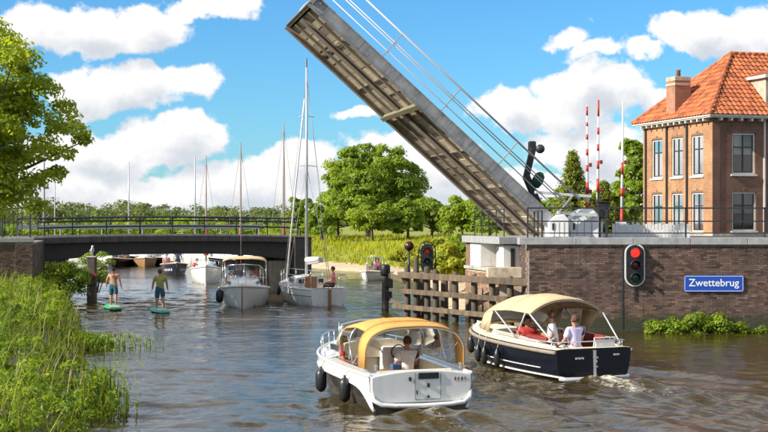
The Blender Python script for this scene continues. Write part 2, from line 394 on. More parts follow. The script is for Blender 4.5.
M['vinyl'] = glass_mat('vinyl', (.88, .88, .86), .05, .06)
M['moss'] = mat('moss', (.16, .16, .06), .95, var=.4, scale=6, bump=.5, c2=(.24, .20, .15))
M['gull'] = mat('gull', (.62, .62, .60), .7)
M['sup'] = mat('sup', (.02, .35, .26), .45, var=.1)
M['sup_green'] = mat('sup_green', (.04, .36, .14), .45, var=.1)
M['skin'] = mat('skin', (.42, .215, .135), .55, var=.08, scale=12)
M['hair_brown'] = mat('hair_brown', (.075, .035, .016), .7, var=.3, scale=40)
M['hair_ginger'] = mat('hair_ginger', (.085, .040, .016), .7, var=.3, scale=40)
M['hair_dark'] = mat('hair_dark', (.03, .022, .016), .7, var=.3, scale=40)
L_NEAR = leaf_mat('leaf_near', (.12, .20, .018), (.44, .50, .045), .52)
L_TREE = leaf_mat('leaf_tree', (.10, .18, .024), (.34, .43, .05), .48)
L_BUSH = leaf_mat('leaf_bush', (.10, .18, .02), (.34, .43, .04), .48)
L_GRASS = leaf_mat('leaf_grass', (.20, .25, .02), (.46, .46, .04), .45)
L_BANK = leaf_mat('leaf_bank', (.035, .095, .014), (.31, .42, .035), .5)
L_REED = leaf_mat('leaf_reed', (.05, .10, .02), (.30, .34, .05), .45)
L_FIR = leaf_mat('leaf_fir', (.10, .14, .025), (.34, .36, .06), .38)
L_FAR = leaf_mat('leaf_far', (.09, .13, .05), (.20, .25, .08), .35)

def emis(name, c, s):
    m = bpy.data.materials.new(name); m.use_nodes = True; p = m.node_tree.nodes['Principled BSDF']
    p.inputs['Base Color'].default_value = (*c, 1); p.inputs['Emission Color'].default_value = (*c, 1); p.inputs['Emission Strength'].default_value = s; p.inputs['Roughness'].default_value = .3
    return m
M['red_on'] = emis('red_on', (1, .03, .02), 1.0); M['red_dim'] = emis('red_dim', (.40, .025, .012), .15)
M['lamp_off_red'] = mat('lamp_off_red', (.10, .012, .01), .15)
M['lamp_off_green'] = mat('lamp_off_green', (.01, .085, .06), .15)

def brick_tex(name, axis, c1, c2, mort):
    m = bpy.data.materials.new(name); m.use_nodes = True; nt = m.node_tree; N, Lk = nt.nodes, nt.links; p = N['Principled BSDF']
    tc = N.new('ShaderNodeTexCoord'); s = N.new('ShaderNodeSeparateXYZ'); Lk.new(tc.outputs['Object'], s.inputs[0])
    cb = N.new('ShaderNodeCombineXYZ'); Lk.new(s.outputs[axis], cb.inputs[0]); Lk.new(s.outputs[2], cb.inputs[1])
    b = N.new('ShaderNodeTexBrick'); Lk.new(cb.outputs[0], b.inputs['Vector']); b.inputs['Scale'].default_value = 1
    b.inputs['Brick Width'].default_value = .215; b.inputs['Row Height'].default_value = .066; b.inputs['Mortar Size'].default_value = .008; b.inputs['Bias'].default_value = 0
    b.inputs['Color1'].default_value = (*c1, 1); b.inputs['Color2'].default_value = (*c2, 1); b.inputs['Mortar'].default_value = (*mort, 1)
    nz = N.new('ShaderNodeTexNoise'); nz.inputs['Scale'].default_value = .9; nz.inputs['Detail'].default_value = 7; Lk.new(tc.outputs['Object'], nz.inputs['Vector'])
    r = N.new('ShaderNodeMapRange'); Lk.new(nz.outputs['Fac'], r.inputs[0]); r.inputs[1].default_value = .3; r.inputs[2].default_value = .7; r.inputs[3].default_value = .68; r.inputs[4].default_value = 1.25
    mx = N.new('ShaderNodeMix'); mx.data_type = 'RGBA'; mx.blend_type = 'MULTIPLY'; mx.inputs[0].default_value = 1; Lk.new(b.outputs['Color'], mx.inputs[6]); Lk.new(r.outputs[0], mx.inputs[7])
    Lk.new(mx.outputs[2], p.inputs['Base Color']); p.inputs['Roughness'].default_value = .9
    bp = N.new('ShaderNodeBump'); bp.inputs['Strength'].default_value = .5; bp.inputs['Distance'].default_value = .01; bp.invert = True; Lk.new(b.outputs['Fac'], bp.inputs['Height']); Lk.new(bp.outputs[0], p.inputs['Normal'])
    return m

# ------------------------------------------------------------------ water
BOATS_WAKE = []   # (x, y, dirx, diry, halfwidth, power)
def heading(x0, D0, x1, D1):
    a = Vector(((x0 - 384) / F * D0, D0)); b = Vector(((x1 - 384) / F * D1, D1)); return a, (b - a)
GOLD_A, GOLD_V = heading(421, wl(410), 337, 35.2)
BLACK_A, BLACK_V = heading(594, wl(379), 477, 40.6)
SAIL_A, SAIL_V = heading(329, wl(306), 286, 71.0)
CRUISE_A, CRUISE_V = heading(244, 68.5, 240, 62.0)
def wake(a, v, hw, p):
    d = v.normalized(); BOATS_WAKE.append((a.x, a.y, d.x, d.y, hw, p))
wake(GOLD_A, GOLD_V, 1.0, 1.0); wake(BLACK_A, BLACK_V, 1.0, 1.25); wake(SAIL_A, SAIL_V, .9, .25)

def water_material():
    m = bpy.data.materials.new('water'); m.use_nodes = True; nt = m.node_tree; N, Lk = nt.nodes, nt.links; p = N['Principled BSDF']
    tc = N.new('ShaderNodeTexCoord')
    nz = N.new('ShaderNodeTexNoise'); nz.inputs['Scale'].default_value = .12; nz.inputs['Detail'].default_value = 3; Lk.new(tc.outputs['Object'], nz.inputs['Vector'])
    mx = N.new('ShaderNodeMix'); mx.data_type = 'RGBA'; Lk.new(nz.outputs['Fac'], mx.inputs[0]); mx.inputs[6].default_value = (.030, .021, .005, 1); mx.inputs[7].default_value = (.060, .041, .008, 1)
    # foam
    a = N.new('ShaderNodeAttribute'); a.attribute_name = 'foam'
    n2 = N.new('ShaderNodeTexNoise'); n2.inputs['Scale'].default_value = 5.5; n2.inputs['Detail'].default_value = 8; n2.inputs['Roughness'].default_value = .75; Lk.new(tc.outputs['Object'], n2.inputs['Vector'])
    s = N.new('ShaderNodeMath'); s.operation = 'ADD'; Lk.new(a.outputs['Fac'], s.inputs[0]); Lk.new(n2.outputs['Fac'], s.inputs[1])
    r = N.new('ShaderNodeMapRange'); Lk.new(s.outputs[0], r.inputs[0]); r.inputs[1].default_value = .98; r.inputs[2].default_value = 1.2
    fm = N.new('ShaderNodeMix'); fm.data_type = 'RGBA'; Lk.new(r.outputs[0], fm.inputs[0]); Lk.new(mx.outputs[2], fm.inputs[6]); fm.inputs[7].default_value = (.62, .58, .48, 1)
    Lk.new(fm.outputs[2], p.inputs['Base Color'])
    rr = N.new('ShaderNodeMapRange'); Lk.new(r.outputs[0], rr.inputs[0]); rr.inputs[3].default_value = .055; rr.inputs[4].default_value = .6; Lk.new(rr.outputs[0], p.inputs['Roughness'])
    p.inputs['IOR'].default_value = 1.333; p.inputs['Specular IOR Level'].default_value = .5
    # ripples
    def nzb(sc, det, st):
        mp = N.new('ShaderNodeMapping'); mp.inputs['Scale'].default_value = st; mp.inputs['Rotation'].default_value = (0, 0, R(8)); Lk.new(tc.outputs['Object'], mp.inputs[0])
        n = N.new('ShaderNodeTexNoise'); n.inputs['Scale'].default_value = sc; n.inputs['Detail'].default_value = det; n.inputs['Roughness'].default_value = .55; Lk.new(mp.outputs[0], n.inputs['Vector']); return n
    b1 = nzb(2.2, 3, (.55, 1.3, 1)); b2 = nzb(7, 3, (.6, 1.2, 1))
    # patches where the wind does not ruffle the surface
    pn = N.new('ShaderNodeTexNoise'); pn.inputs['Scale'].default_value = .085; pn.inputs['Detail'].default_value = 4; Lk.new(tc.outputs['Object'], pn.inputs['Vector'])
    pr = N.new('ShaderNodeMapRange'); Lk.new(pn.outputs['Fac'], pr.inputs[0]); pr.inputs[1].default_value = .38; pr.inputs[2].default_value = .62; pr.inputs[3].default_value = .12; pr.inputs[4].default_value = 1
    bp = N.new('ShaderNodeBump'); bp.inputs['Distance'].default_value = .048; Lk.new(b1.outputs['Fac'], bp.inputs['Height']); Lk.new(pr.outputs[0], bp.inputs['Strength'])
    bq = N.new('ShaderNodeBump'); bq.inputs['Strength'].default_value = .7; bq.inputs['Distance'].default_value = .015; Lk.new(b2.outputs['Fac'], bq.inputs['Height']); Lk.new(bp.outputs[0], bq.inputs['Normal'])
    Lk.new(bq.outputs[0], p.inputs['Normal'])
    return m

def build_water():
    ys = np.concatenate([np.geomspace(14, 24, 90)[:-1], np.geomspace(24, 95, 760)[:-1], np.geomspace(95, 1500, 170)])
    us = np.concatenate([np.linspace(-1.2, -.5, 40)[:-1], np.linspace(-.5, .5, 480), np.linspace(.5, 1.2, 40)[1:]])
    Y, U = np.meshgrid(ys, us, indexing='ij'); X = U * (Y * .72 + 6)
    rng = np.random.default_rng(3); Z = np.zeros_like(X)
    for i in range(34):
        lam = .55 * 1.09 ** i * (.8 + .4 * rng.random()); th = R(80) + rng.normal() * .62; k = 2 * math.pi / lam
        a = .0033 * lam ** .62 * (.6 + .8 * rng.random())
        if lam > 4: a *= .5
        ph = k * (X * math.cos(th) + Y * math.sin(th)) + rng.random() * 6.28
        Z += a * (np.sin(ph) + .25 * np.sin(2 * ph + .8))
    # calmer and rougher patches
    patch = .85 + .5 * np.sin(X * .13 + 1.1 * np.sin(Y * .05) + .7) * np.sin(Y * .09 + .8 * np.sin(X * .11))
    Z *= patch; foam = np.zeros_like(X)
    for (bx, by, dx, dy, hw, pw) in BOATS_WAKE:
        a = -((X - bx) * dx + (Y - by) * dy); b = (X - bx) * dy - (Y - by) * dx
        ab = np.abs(b)
        aft = np.clip(a + 6.0, 0, None)                       # distance behind the bow
        arm = np.exp(-((ab - hw - .33 * aft * .72) / (.35 + .05 * aft)) ** 2) * (a > -6) * np.exp(-aft / 20)
        Z += pw * .060 * arm * np.cos(4.2 * (ab - .24 * aft)) * np.clip(aft / 2, 0, 1)
        tr = (a > 0) * np.exp(-(b / (hw + .17 * a)) ** 2) * np.exp(-np.clip(a, 0, None) / 13)
        Z += pw * .10 * tr * (np.sin(2.3 * a - .35 * b * b) * .7 + .5 * np.sin(5.1 * a + 3 * b) + .4 * np.sin(6.7 * b - 3.2 * a))
        foam += pw * (a > -.15) * np.exp(-(b / (hw * .8 + .16 * a)) ** 2) * np.exp(-np.clip(a, 0, None) / 6.5) * .56
        foam += pw * .28 * arm * np.exp(-np.clip(aft - 1, 0, None) / 5)
    n, m_ = X.shape; idx = np.arange(n * m_).reshape(n, m_)
    Q = np.stack([idx[:-1, :-1], idx[:-1, 1:], idx[1:, 1:], idx[1:, :-1]], -1).reshape(-1, 4)
    fade = np.clip((400 - Y) / 200, 0, 1)
    ob = np_mesh('water', np.stack([X, Y, Z * fade], -1).reshape(-1, 3), Q, None, water_material())
    at_ = ob.data.attributes.new('foam', 'FLOAT', 'POINT'); at_.data.foreach_set('value', foam.astype(np.float32).ravel())
    ob.data.shade_smooth(); tag(ob, 'brown green canal water with ripples and boat wakes', 'water', kind='structure')
build_water()

g = MB(); g.grid([[(x, y, -1.6) for x in (-4000, 0, 4000)] for y in (-2000, 0, 6000)])
tag(g.build('ground', M['earth']), 'wide flat ground under the canal out to the horizon', 'ground', kind='structure')

# ------------------------------------------------------------------ terrain
def terrain(name, edge, profile, m, label, seed=1, sub=6, jit=.12):
    """edge: waterline points (x, y) ; profile: (distance inland, height) ; inland is to the left of the edge's direction"""
    pts = []
    for i in range(len(edge) - 1):
        for k in range(sub): pts.append(Vector(edge[i]).lerp(Vector(edge[i + 1]), k / sub))
    pts.append(Vector(edge[-1])); rng = random.Random(seed); rows = []
    for i, p in enumerate(pts):
        d = (pts[min(i + 1, len(pts) - 1)] - pts[max(i - 1, 0)]).normalized(); n = Vector((-d.y, d.x))
        rows.append([(p.x + n.x * q + rng.uniform(-jit, jit), p.y + n.y * q + rng.uniform(-jit, jit), z + (rng.uniform(-jit, jit) if z > .1 else 0)) for (q, z) in profile])
    b = MB(); b.grid(rows); o = b.build(name, m, smooth=True)
    tag(o, label, 'bank', kind='structure'); return pts

LEFT_EDGE = [(-1.5, 12), (-4.4, 20), (-5.9, 26), (-7.4, 34), (-9.2, 42), (-11.6, 52), (-14.0, 62), (-16.2, 71), (-19, 84), (-26, 110), (-44, 135), (-90, 170)]
terrain('left_bank', LEFT_EDGE, [(-1.2, -1.5), (-.3, -.4), (0, .02), (.5, .35), (1.3, .75), (2.6, 1.0), (4.5, 1.15), (8, 1.25), (25, 1.5), (200, 2.6)], M['earth'], 'overgrown earth bank sloping down to the water on one side', 2)
RIGHT_EDGE = [(2.9, 60), (3.0, 70), (3.1, 80), (2.4, 92), (.4, 104), (-3, 112), (-7.5, 122), (-18, 134), (-36, 148), (-70, 168), (-130, 200)]
RIGHT_EDGE = RIGHT_EDGE[::-1]
terrain('far_bank', RIGHT_EDGE, [(-1.2, -1.5), (0, .02), (1.2, .28), (2.6, .42)], M['sand'], 'narrow sandy strip along the far bank of the canal', 5)
terrain('meadow', RIGHT_EDGE, [(2.2, .34), (5, .9), (10, 1.5), (20, 1.9), (50, 2.2), (400, 2.6)], M['grass_soil'], 'rough yellow green meadow above the far bank', 6)

def scatter_along(edge, q0, q1, h, n, rng, zf):
    """random ground points between inland distances q0 and q1"""
    e = np.array(edge, float); seg = np.diff(e, axis=0); L = np.linalg.norm(seg, axis=1); c = np.concatenate([[0], np.cumsum(L)])
    s = rng.random(n) * c[-1]; i = np.clip(np.searchsorted(c, s) - 1, 0, len(seg) - 1); f = (s - c[i]) / L[i]
    p = e[i] + seg[i] * f[:, None]; nr = np.stack([-seg[i][:, 1], seg[i][:, 0]], 1) / L[i][:, None]
    q = q0 + (q1 - q0) * rng.random(n); xy = p + nr * q[:, None]
    return np.column_stack([xy, zf(q)]), q

def blades(P, h, w, rng, lean=.35):
    """upright grass blades, two quads each"""
    n = len(P); a = rng.random(n) * 6.283; d = np.stack([np.cos(a), np.sin(a), np.zeros(n)], 1); sd = np.stack([-np.sin(a), np.cos(a), np.zeros(n)], 1)
    h = h.reshape(-1, 1); w = np.asarray(w).reshape(-1, 1) * np.ones((n, 1)); ln = lean * rng.random((n, 1)) * h
    up = np.array([0, 0, 1.])
    V = np.stack([P - sd * w, P + sd * w, P + up * h * .55 + d * ln * .35 + sd * w * .8, P + up * h * .55 + d * ln * .35 - sd * w * .8,
                  P + up * h + d * ln + sd * w * .12, P + up * h + d * ln - sd * w * .12], 1).reshape(-1, 3)
    b = np.arange(n)[:, None] * 6
    return V, np.concatenate([b + np.array([0, 1, 2, 3]), b + np.array([3, 2, 4, 5])], 0)

def left_z(q): return np.interp(q, [0, .5, 1.3, 2.6, 4.5, 8, 25], [0, .35, .75, 1.0, 1.15, 1.25, 1.5])
def bank_cover():
    rng = np.random.default_rng(11)
    edge = LEFT_EDGE[1:9]
    # leafy herbs in mounds
    G, q = scatter_along(edge, -.3, 9, 0, 3600, rng, left_z)
    near = G[:, 1] < 75; G = G[near]; q = q[near]
    hh = (.16 + .34 * rng.random(len(G)) ** 1.6) * np.clip(.6 + q / 3, .5, 1) * (.8 + .5 * np.sin(G[:, 0] * 1.7 + G[:, 1] * .6) * np.sin(G[:, 1] * .9))
    cl = np.column_stack([G[:, 0], G[:, 1], G[:, 2] + hh * .45, hh * .75])
    mounds, mq = scatter_along(edge, .0, 7, 0, 150, rng, left_z)          # taller, fuller plants standing out of the cover
    extra = []
    for (mx_, my_, mz_) in mounds:
        w_ = rng.uniform(.35, .8); h_ = rng.uniform(.35, .95)
        for k_ in range(9): extra.append([mx_ + rng.normal() * w_ * .5, my_ + rng.normal() * w_ * .5, mz_ + h_ * (.15 + .8 * rng.random()), rng.uniform(.12, .26)])
    cl = np.vstack([cl, extra]); G = cl[:, :3]
    P, Nn = crown_points(cl, 62, rng)
    V, Q = leaf_quads(P, Nn, .022 + .05 * rng.random(len(P)) ** 1.5, rng, .42)
    cid = np.repeat(rng.random(len(cl)), 62)
    tag(np_mesh('bank_herbs', V, Q, np.clip(.1 + .55 * cid + .3 * np.repeat(.5 + .5 * np.sin(G[:, 0] * .8 + 1.7 * np.sin(G[:, 1] * .35)), 62) + .4 * (rng.random(len(P)) - .4), 0, 1), L_BANK), 'dense leafy green herbs covering the bank beside the water', 'herbs', kind='stuff')
    G, q = scatter_along(edge, -.2, 9, 0, 5200, rng, left_z)
    V, Q = blades(G, .35 + .75 * rng.random(len(G)) ** 1.6, .007 + .010 * rng.random(len(G)), rng, .95)
    t = rng.random(len(G)) * .8 + .2
    tag(np_mesh('bank_grass', V, Q, np.concatenate([t, t]), L_REED), 'tall bright grass stems standing out of the bank herbs', 'grass', kind='stuff')
    G, q = scatter_along(edge, -.3, 7, 0, 900, rng, left_z)
    V, Q = blades(G, .4 + .7 * rng.random(len(G)), .006 + .006 * rng.random(len(G)), rng, .9); t = rng.random(len(G))
    tag(np_mesh('dead_stems', V, Q, np.concatenate([t, t]), leaf_mat('leaf_dead', (.16, .11, .05), (.40, .31, .15), .2)), 'dry straw coloured stems among the bank herbs', 'stems', kind='stuff')
bank_cover()

def reed_clump(label, x, y, rx, ry, n, h, seed, leafy=True):
    rng = np.random.default_rng(seed); a = rng.random(n) * 6.283; r = np.abs(rng.normal(size=n)) * .62
    P = np.column_stack([x - .3 + np.cos(a) * r * rx, y + np.sin(a) * r * ry, np.full(n, -.12)])
    t = thing('reed_clump', label, 'reeds', (x, y, 0))
    V, Q = blades(P, (.5 + .6 * rng.random(n)) * h, .012 + .008 * rng.random(n), rng, .35)
    c = rng.random(n); np_mesh('stems', V, Q, np.concatenate([c, c]) * .8, L_REED, t, True)['kind'] = 'stuff'
    k = n * 3; i = rng.integers(0, n, k); hh = rng.random(k) * h * .75
    Pl = P[i] + np.column_stack([rng.normal(size=(k, 2)) * .07, hh + .1]); V, Q = leaf_quads(Pl, rng.normal(size=(k, 3)) * .6 + np.array([0, 0, .5]), .05 + .05 * rng.random(k), rng, .3)
    np_mesh('leaves', V, Q, rng.random(k) * .9, L_BANK, t, True)
reed_clump('low leafy reeds reaching out into the canal below the abutment', -8.6, 43.0, 1.4, 1.5, 340, .62, 21)
reed_clump('tall thin reeds standing in the water at the front corner of the bank', -5.75, 29.5, .5, 2.0, 170, 1.1, 22)
reed_clump('sparse single reed stems out in the water before the tall reeds', -5.2, 28.2, .35, 1.2, 40, .7, 24)

def meadow_cover():
    rng = np.random.default_rng(12)
    zf = lambda q: np.interp(q, [0, 2.2, 5, 10, 20, 50], [0, .34, .9, 1.5, 1.9, 2.2])
    edge = [p for p in RIGHT_EDGE if p[0] > -75]
    G, q = scatter_along(edge, 2.1, 36, 0, 60000, rng, zf)
    lump = .5 + .5 * np.sin(G[:, 0] * .45 + 2 * np.sin(G[:, 1] * .13)) * np.sin(G[:, 1] * .27 + 1.3)
    V, Q = blades(G, (.22 + .26 * rng.random(len(G))) * (.7 + .9 * lump) * np.clip(q / 4, .5, 1), .035 + .05 * rng.random(len(G)), rng, .7)
    t = np.clip(.25 + .4 * lump + .5 * (rng.random(len(G)) - .4), 0, 1)
    tag(np_mesh('meadow_grass', V, Q, np.concatenate([t, t]), L_GRASS), 'tall sunlit yellow green grass on the far bank', 'grass', kind='stuff')
meadow_cover()

# ------------------------------------------------------------------ trees
tree('broadleaf_tree', 'leafy tree overhanging the brick abutment, cut by the picture edge', (-17.4, 58, 1.2), 3.4, (-16.9, 58, 7.4), (3.7, 3.6, 4.7), 150, 210, .105, .72, L_NEAR, 31, M['bark'],
     extra=[[-13.2, 58, 8.0, .75], [-12.7, 57.6, 7.6, .6], [-12.4, 57.6, 7.2, .45], [-13.2, 57.4, 6.6, .6], [-13.8, 57.5, 5.6, .6], [-14.8, 57.5, 4.9, .6], [-15.4, 57.2, 4.6, .6], [-13.9, 57.5, 9.2, .7], [-13.4, 58.4, 8.6, .6], [-15.5, 56.5, 5.4, .7], [-15.8, 56.5, 6.2, .7]], lo=.3)
tree('round_tree', 'big round sunlit tree standing on the meadow behind the bridge gap', (-1.6, 150, 2), 3, (-1.2, 150, 7.6), (5.5, 4.7, 4.5), 330, 130, .17, .75, L_TREE, 32, M['bark'], tr=.4, lo=.45,
     extra=[[3.4, 149, 4.8, 1.4], [4.4, 149, 4.2, 1.2], [-5.6, 149, 4.6, 1.3], [-5.2, 149, 6.2, 1.1]])
def bg_tree(name, label, x, ytop, D, w, seed, lm=None, group=None, base=2.0, per=170, ls=.16):
    top = H - (ytop - HY) / F * D; X = (x - 384) / F * D; h = top - base
    tree(name, label, (X, D, base), h * .18, (X, D, base + h * .53), (w / 2, w / 2.2, h * .47), max(26, int(w * h * 2.2)), per, ls, min(w, h) * .16, lm or L_TREE, seed, M['bark'], tr=.16, group=group)
bg_tree('bush_tree', 'pale rounded willow bush in front of the big round tree', 372, 196, 140, 4.2, 41, L_BUSH)
bg_tree('bush_tree', 'dark green bush right of the big round tree', 408, 200, 141, 3.4, 42)
bg_tree('bush_tree', 'low spreading tree between the round tree and the raised leaf', 432, 200, 146, 4.6, 43)
bg_tree('bush_tree', 'bright bush just below the raised bridge leaf', 462, 200, 138, 4.6, 44, L_BUSH)
bg_tree('bush_tree', 'leafy tree half hidden behind the foot of the raised leaf', 490, 196, 136, 4.4, 45)
bg_tree('bush_tree', 'hanging willow left of the big round tree, behind the tall mast', 322, 208, 141, 3.6, 46, L_BUSH)
bg_tree('bush_tree', 'small dark tree at the end of the fixed bridge railing', 300, 196, 152, 3.2, 47)
bg_tree('bush_tree', 'small bushy tree behind the willow and the mast stays', 338, 190, 156, 4.6, 50)
bg_tree('tall_tree', 'slender green tree beside the brick house', 634, 140, 90, 2.6, 48, L_BUSH, base=3, ls=.2)
bg_tree('tall_tree', 'bushy tree behind the white low fence left of the house', 614, 188, 86, 2.6, 49, L_BUSH, base=3, ls=.2)
bg_tree('bush_tree', 'low green bush behind the white machine covers', 548, 200, 84, 3.0, 51, L_BUSH, base=3, ls=.18)

bg_tree('shrub', 'yellow green shrub on the bank right behind the timber guide fence', 452, 244, 74, 2.6, 52, L_GRASS, base=.3, ls=.13)
bg_tree('shrub', 'bright shrub on the bank above the channel signal', 432, 238, 92, 3.4, 53, L_GRASS, base=.5, ls=.15)
bg_tree('shrub', 'green shrub on the bank close beside the pale abutment', 463, 236, 84, 3.0, 54, L_BUSH, base=.5, ls=.15)
bg_tree('shrub', 'low yellow shrub at the water behind the round signal', 408, 246, 101, 3.0, 55, L_GRASS, base=.4, ls=.15)

def conifer(label, x, ytop, D, w, seed):
    rng = np.random.default_rng(seed); X = (x - 384) / F * D; top = H - (ytop - HY) / F * D; base = 3.0; h = top - base
    t = thing('conifer', label, 'tree', (X, D, base), 0, 'conifers behind the quay'); P = []; Nn = []
    m = MB(); m.tube([(X, D, base - .2), (X, D, top)], [.16, .02], 6)
    for i in range(420):
        f = rng.random() ** .75; z = base + .3 + f * (h - .35); a = rng.random() * 6.283; L = (1 - f) * w / 2 * (.65 + .5 * rng.random()) + .08
        d = np.array([math.cos(a), math.sin(a), 0]); 
        if i % 3 == 0: m.tube([(X, D, z), (X + d[0] * L, D + d[1] * L, z - .12 * L)], [.03, .008], 4)
        k = int(16 + 40 * L / w * 2); s = rng.random(k) ** .6
        q = np.array([X, D, z]) + d * (L * s)[:, None] + np.column_stack([rng.normal(size=k) * .10, rng.normal(size=k) * .10, -.15 * L * s + rng.normal(size=k) * .07 + .15 * s * s * L])
        P.append(q); Nn.append(rng.normal(size=(k, 3)) * .5 + d * .5 + np.array([0, 0, .6]))
    P = np.vstack(P); Nn = np.vstack(Nn); V, Q = leaf_quads(P, Nn, .07 + .06 * rng.random(len(P)), rng, .35)
    np_mesh('crown', V, Q, rng.random(len(P)), L_FIR, t, True); m.build('trunk', M['bark'], t, True, world=True)
conifer('tall pointed conifer behind the white machine covers', 573, 152, 80, 3.4, 61)
conifer('narrow conifer between two red and white barrier poles', 604, 182, 84, 2.2, 62)
conifer('shorter conifer right of the tallest pointed one', 590, 196, 79, 2.0, 63)

def far_wood():
    rng = np.random.default_rng(70); cl = []
    for i in range(520):
        x = rng.uniform(-230, 120); y = rng.uniform(380, 560); h = rng.uniform(3.5, 7.5) * (y / 520) + 1.0 * math.sin(x * .05) + .8 * math.sin(x * .13 + 1)
        for k in range(3): cl.append([x + rng.normal() * 1.8, y, 2 + h * (.25 + .3 * k), 2.0 + rng.random() * 1.2])
    cl = np.array(cl); P, Nn = crown_points(cl, 80, rng); V, Q = leaf_quads(P, Nn, .28 + .34 * rng.random(len(P)), rng)
    cid = np.repeat(rng.random(len(cl)), 80)
    tag(np_mesh('distant_woods', V, Q, np.clip(cid * .7 + .3 * rng.random(len(P)), 0, 1), L_FAR), 'low line of distant trees along the horizon', 'woods', kind='stuff')
far_wood()
def hedge():
    rng = np.random.default_rng(71); n = 420; x = rng.uniform(-58, -6, n); y = 168 + rng.uniform(-3, 6, n) - x * .15; h = 1.3 + .7 * np.sin(x * .31) * np.sin(x * .11 + 1) + .5 * rng.random(n)
    cl = np.column_stack([x, y, 2.0 + h * rng.random(n), .45 + .5 * rng.random(n)]); P, Nn = crown_points(cl, 70, rng); V, Q = leaf_quads(P, Nn, .12 + .12 * rng.random(len(P)), rng)
    cid = np.repeat(rng.random(n), 70); tag(np_mesh('hedge_row', V, Q, np.clip(cid * .7 + .3 * rng.random(len(P)), 0, 1), L_TREE), 'uneven green hedge row on the far bank behind the bridge railing', 'hedge', kind='stuff')
hedge()
def bush(label, c, rad, k, per, ls, seed, lm, name='bush', cr=.35):
    rng = np.random.default_rng(seed); t = thing(name, label, 'bush', (c[0], c[1], 0)); cl = ellipsoid_clumps(np.array(c), rad, k, rng, cr, .3, -.9)
    P, Nn = crown_points(cl, per, rng); V, Q = leaf_quads(P, Nn, ls * (.6 + .8 * rng.random(len(P))), rng)
    cid = np.repeat(rng.random(len(cl)), per); np_mesh('foliage', V, Q, np.clip(.2 + .5 * cid + .4 * (rng.random(len(P)) - .4), 0, 1), lm, t, True)
    m = MB()
    for i in range(0, len(cl), 3): m.tube([(c[0] + (cl[i][0] - c[0]) * .2, c[1] + (cl[i][1] - c[1]) * .2, max(0, c[2] - rad[2])), tuple(cl[i][:3])], [.03, .008], 4)
    m.build('stems', M['bark'], t, True, world=True)['kind'] = 'stuff'
bush('bright round bush on the waterside below the bridge abutment', (-15.0, 66, 1.1), (1.05, 1.1, .9), 46, 150, .06, 81, L_BUSH)
bush('darker leaning shrub under the bridge near the mooring pile', (-14.6, 71, 1.3), (.8, .9, 1.0), 30, 120, .06, 82, L_TREE)
bush('low green water plants growing at the foot of the brick quay wall', (10.9, 49.2, .15), (1.75, .45, .45), 60, 120, .055, 83, L_BUSH, 'water_plants', .24)
bush('small sprig of water plants at the end of the quay wall clump', (12.9, 49.3, .08), (.55, .3, .2), 10, 70, .05, 84, L_BUSH, 'water_plants', .16)
# ------------------------------------------------------------------ brick faces
def brick_face(parent, origin, ux, width, height, m, seed, name='bricks', nrm=None, skip=None):
    """courses of single bricks on a vertical face; joints are recessed"""
    rng = random.Random(seed); ux = Vector(ux).normalized(); nrm = Vector(nrm) if nrm else Vector((ux.y, -ux.x, 0)); up = Vector((0, 0, 1)); o = Vector(origin)
    b = MB(); rows = int(height / .072); bw = .225
    for r in range(rows):
        z0 = r * .072; x = -bw * .5 * (r % 2)
        while x < width:
            a0, a1 = max(x + .005, 0), min(x + bw - .006, width)
            if a1 - a0 > .04 and not (skip and skip((a0 + a1) / 2, z0)):
                d = .014 + rng.uniform(-.004, .005); p = lambda a, z, q: o + ux * a + up * z + nrm * q
                z1 = z0 + .062
                vs = [p(a0, z0, 0), p(a1, z0, 0), p(a1, z1, 0), p(a0, z1, 0), p(a0 + .002, z0 + .002, d), p(a1 - .002, z0 + .002, d), p(a1 - .002, z1 - .002, d), p(a0 + .002, z1 - .002, d)]
                b.add(vs, [(4, 5, 6, 7), (0, 1, 5, 4), (1, 2, 6, 5), (2, 3, 7, 6), (3, 0, 4, 7)], min(1, max(0, rng.gauss(.45, .26))))
            x += bw
    ob = b.build(name, m, parent, world=True, tint=True, fix=False); ob['kind'] = 'stuff'; return ob

def railing(name, label, pts, h, post_gap, rails, m, pw=.05, rw=.045, pickets=0, parent=None, base=0.):
    """a thing with one part for each post and each rail; pts on the ground line"""
    P = [Vector(p) for p in pts]; t = parent or thing(name, label, 'railing', P[0]); k = parent is None
    for a, b in zip(P[:-1], P[1:]):
        L = (b - a).length; n = max(1, round(L / post_gap))
        for i in range(n + 1):
            if i == 0 and a is not P[0]: continue
            q = a.lerp(b, i / n); MB().bar(q, q + Vector((0, 0, h)), pw, pw).build('post', m, t, world=True)
        for (z, w) in rails:
            MB().bar(a + Vector((0, 0, z)), b + Vector((0, 0, z)), w, w).build('rail', m, t, world=True)
        if pickets:
            mm = MB()
            for i in range(1, int(L / pickets)):
                q = a.lerp(b, i * pickets / L); mm.bar(q + Vector((0, 0, .1)), q + Vector((0, 0, h - .03)), .032, .032)
            o = mm.build('pickets', m, t, world=True); o['kind'] = 'stuff'
    return t

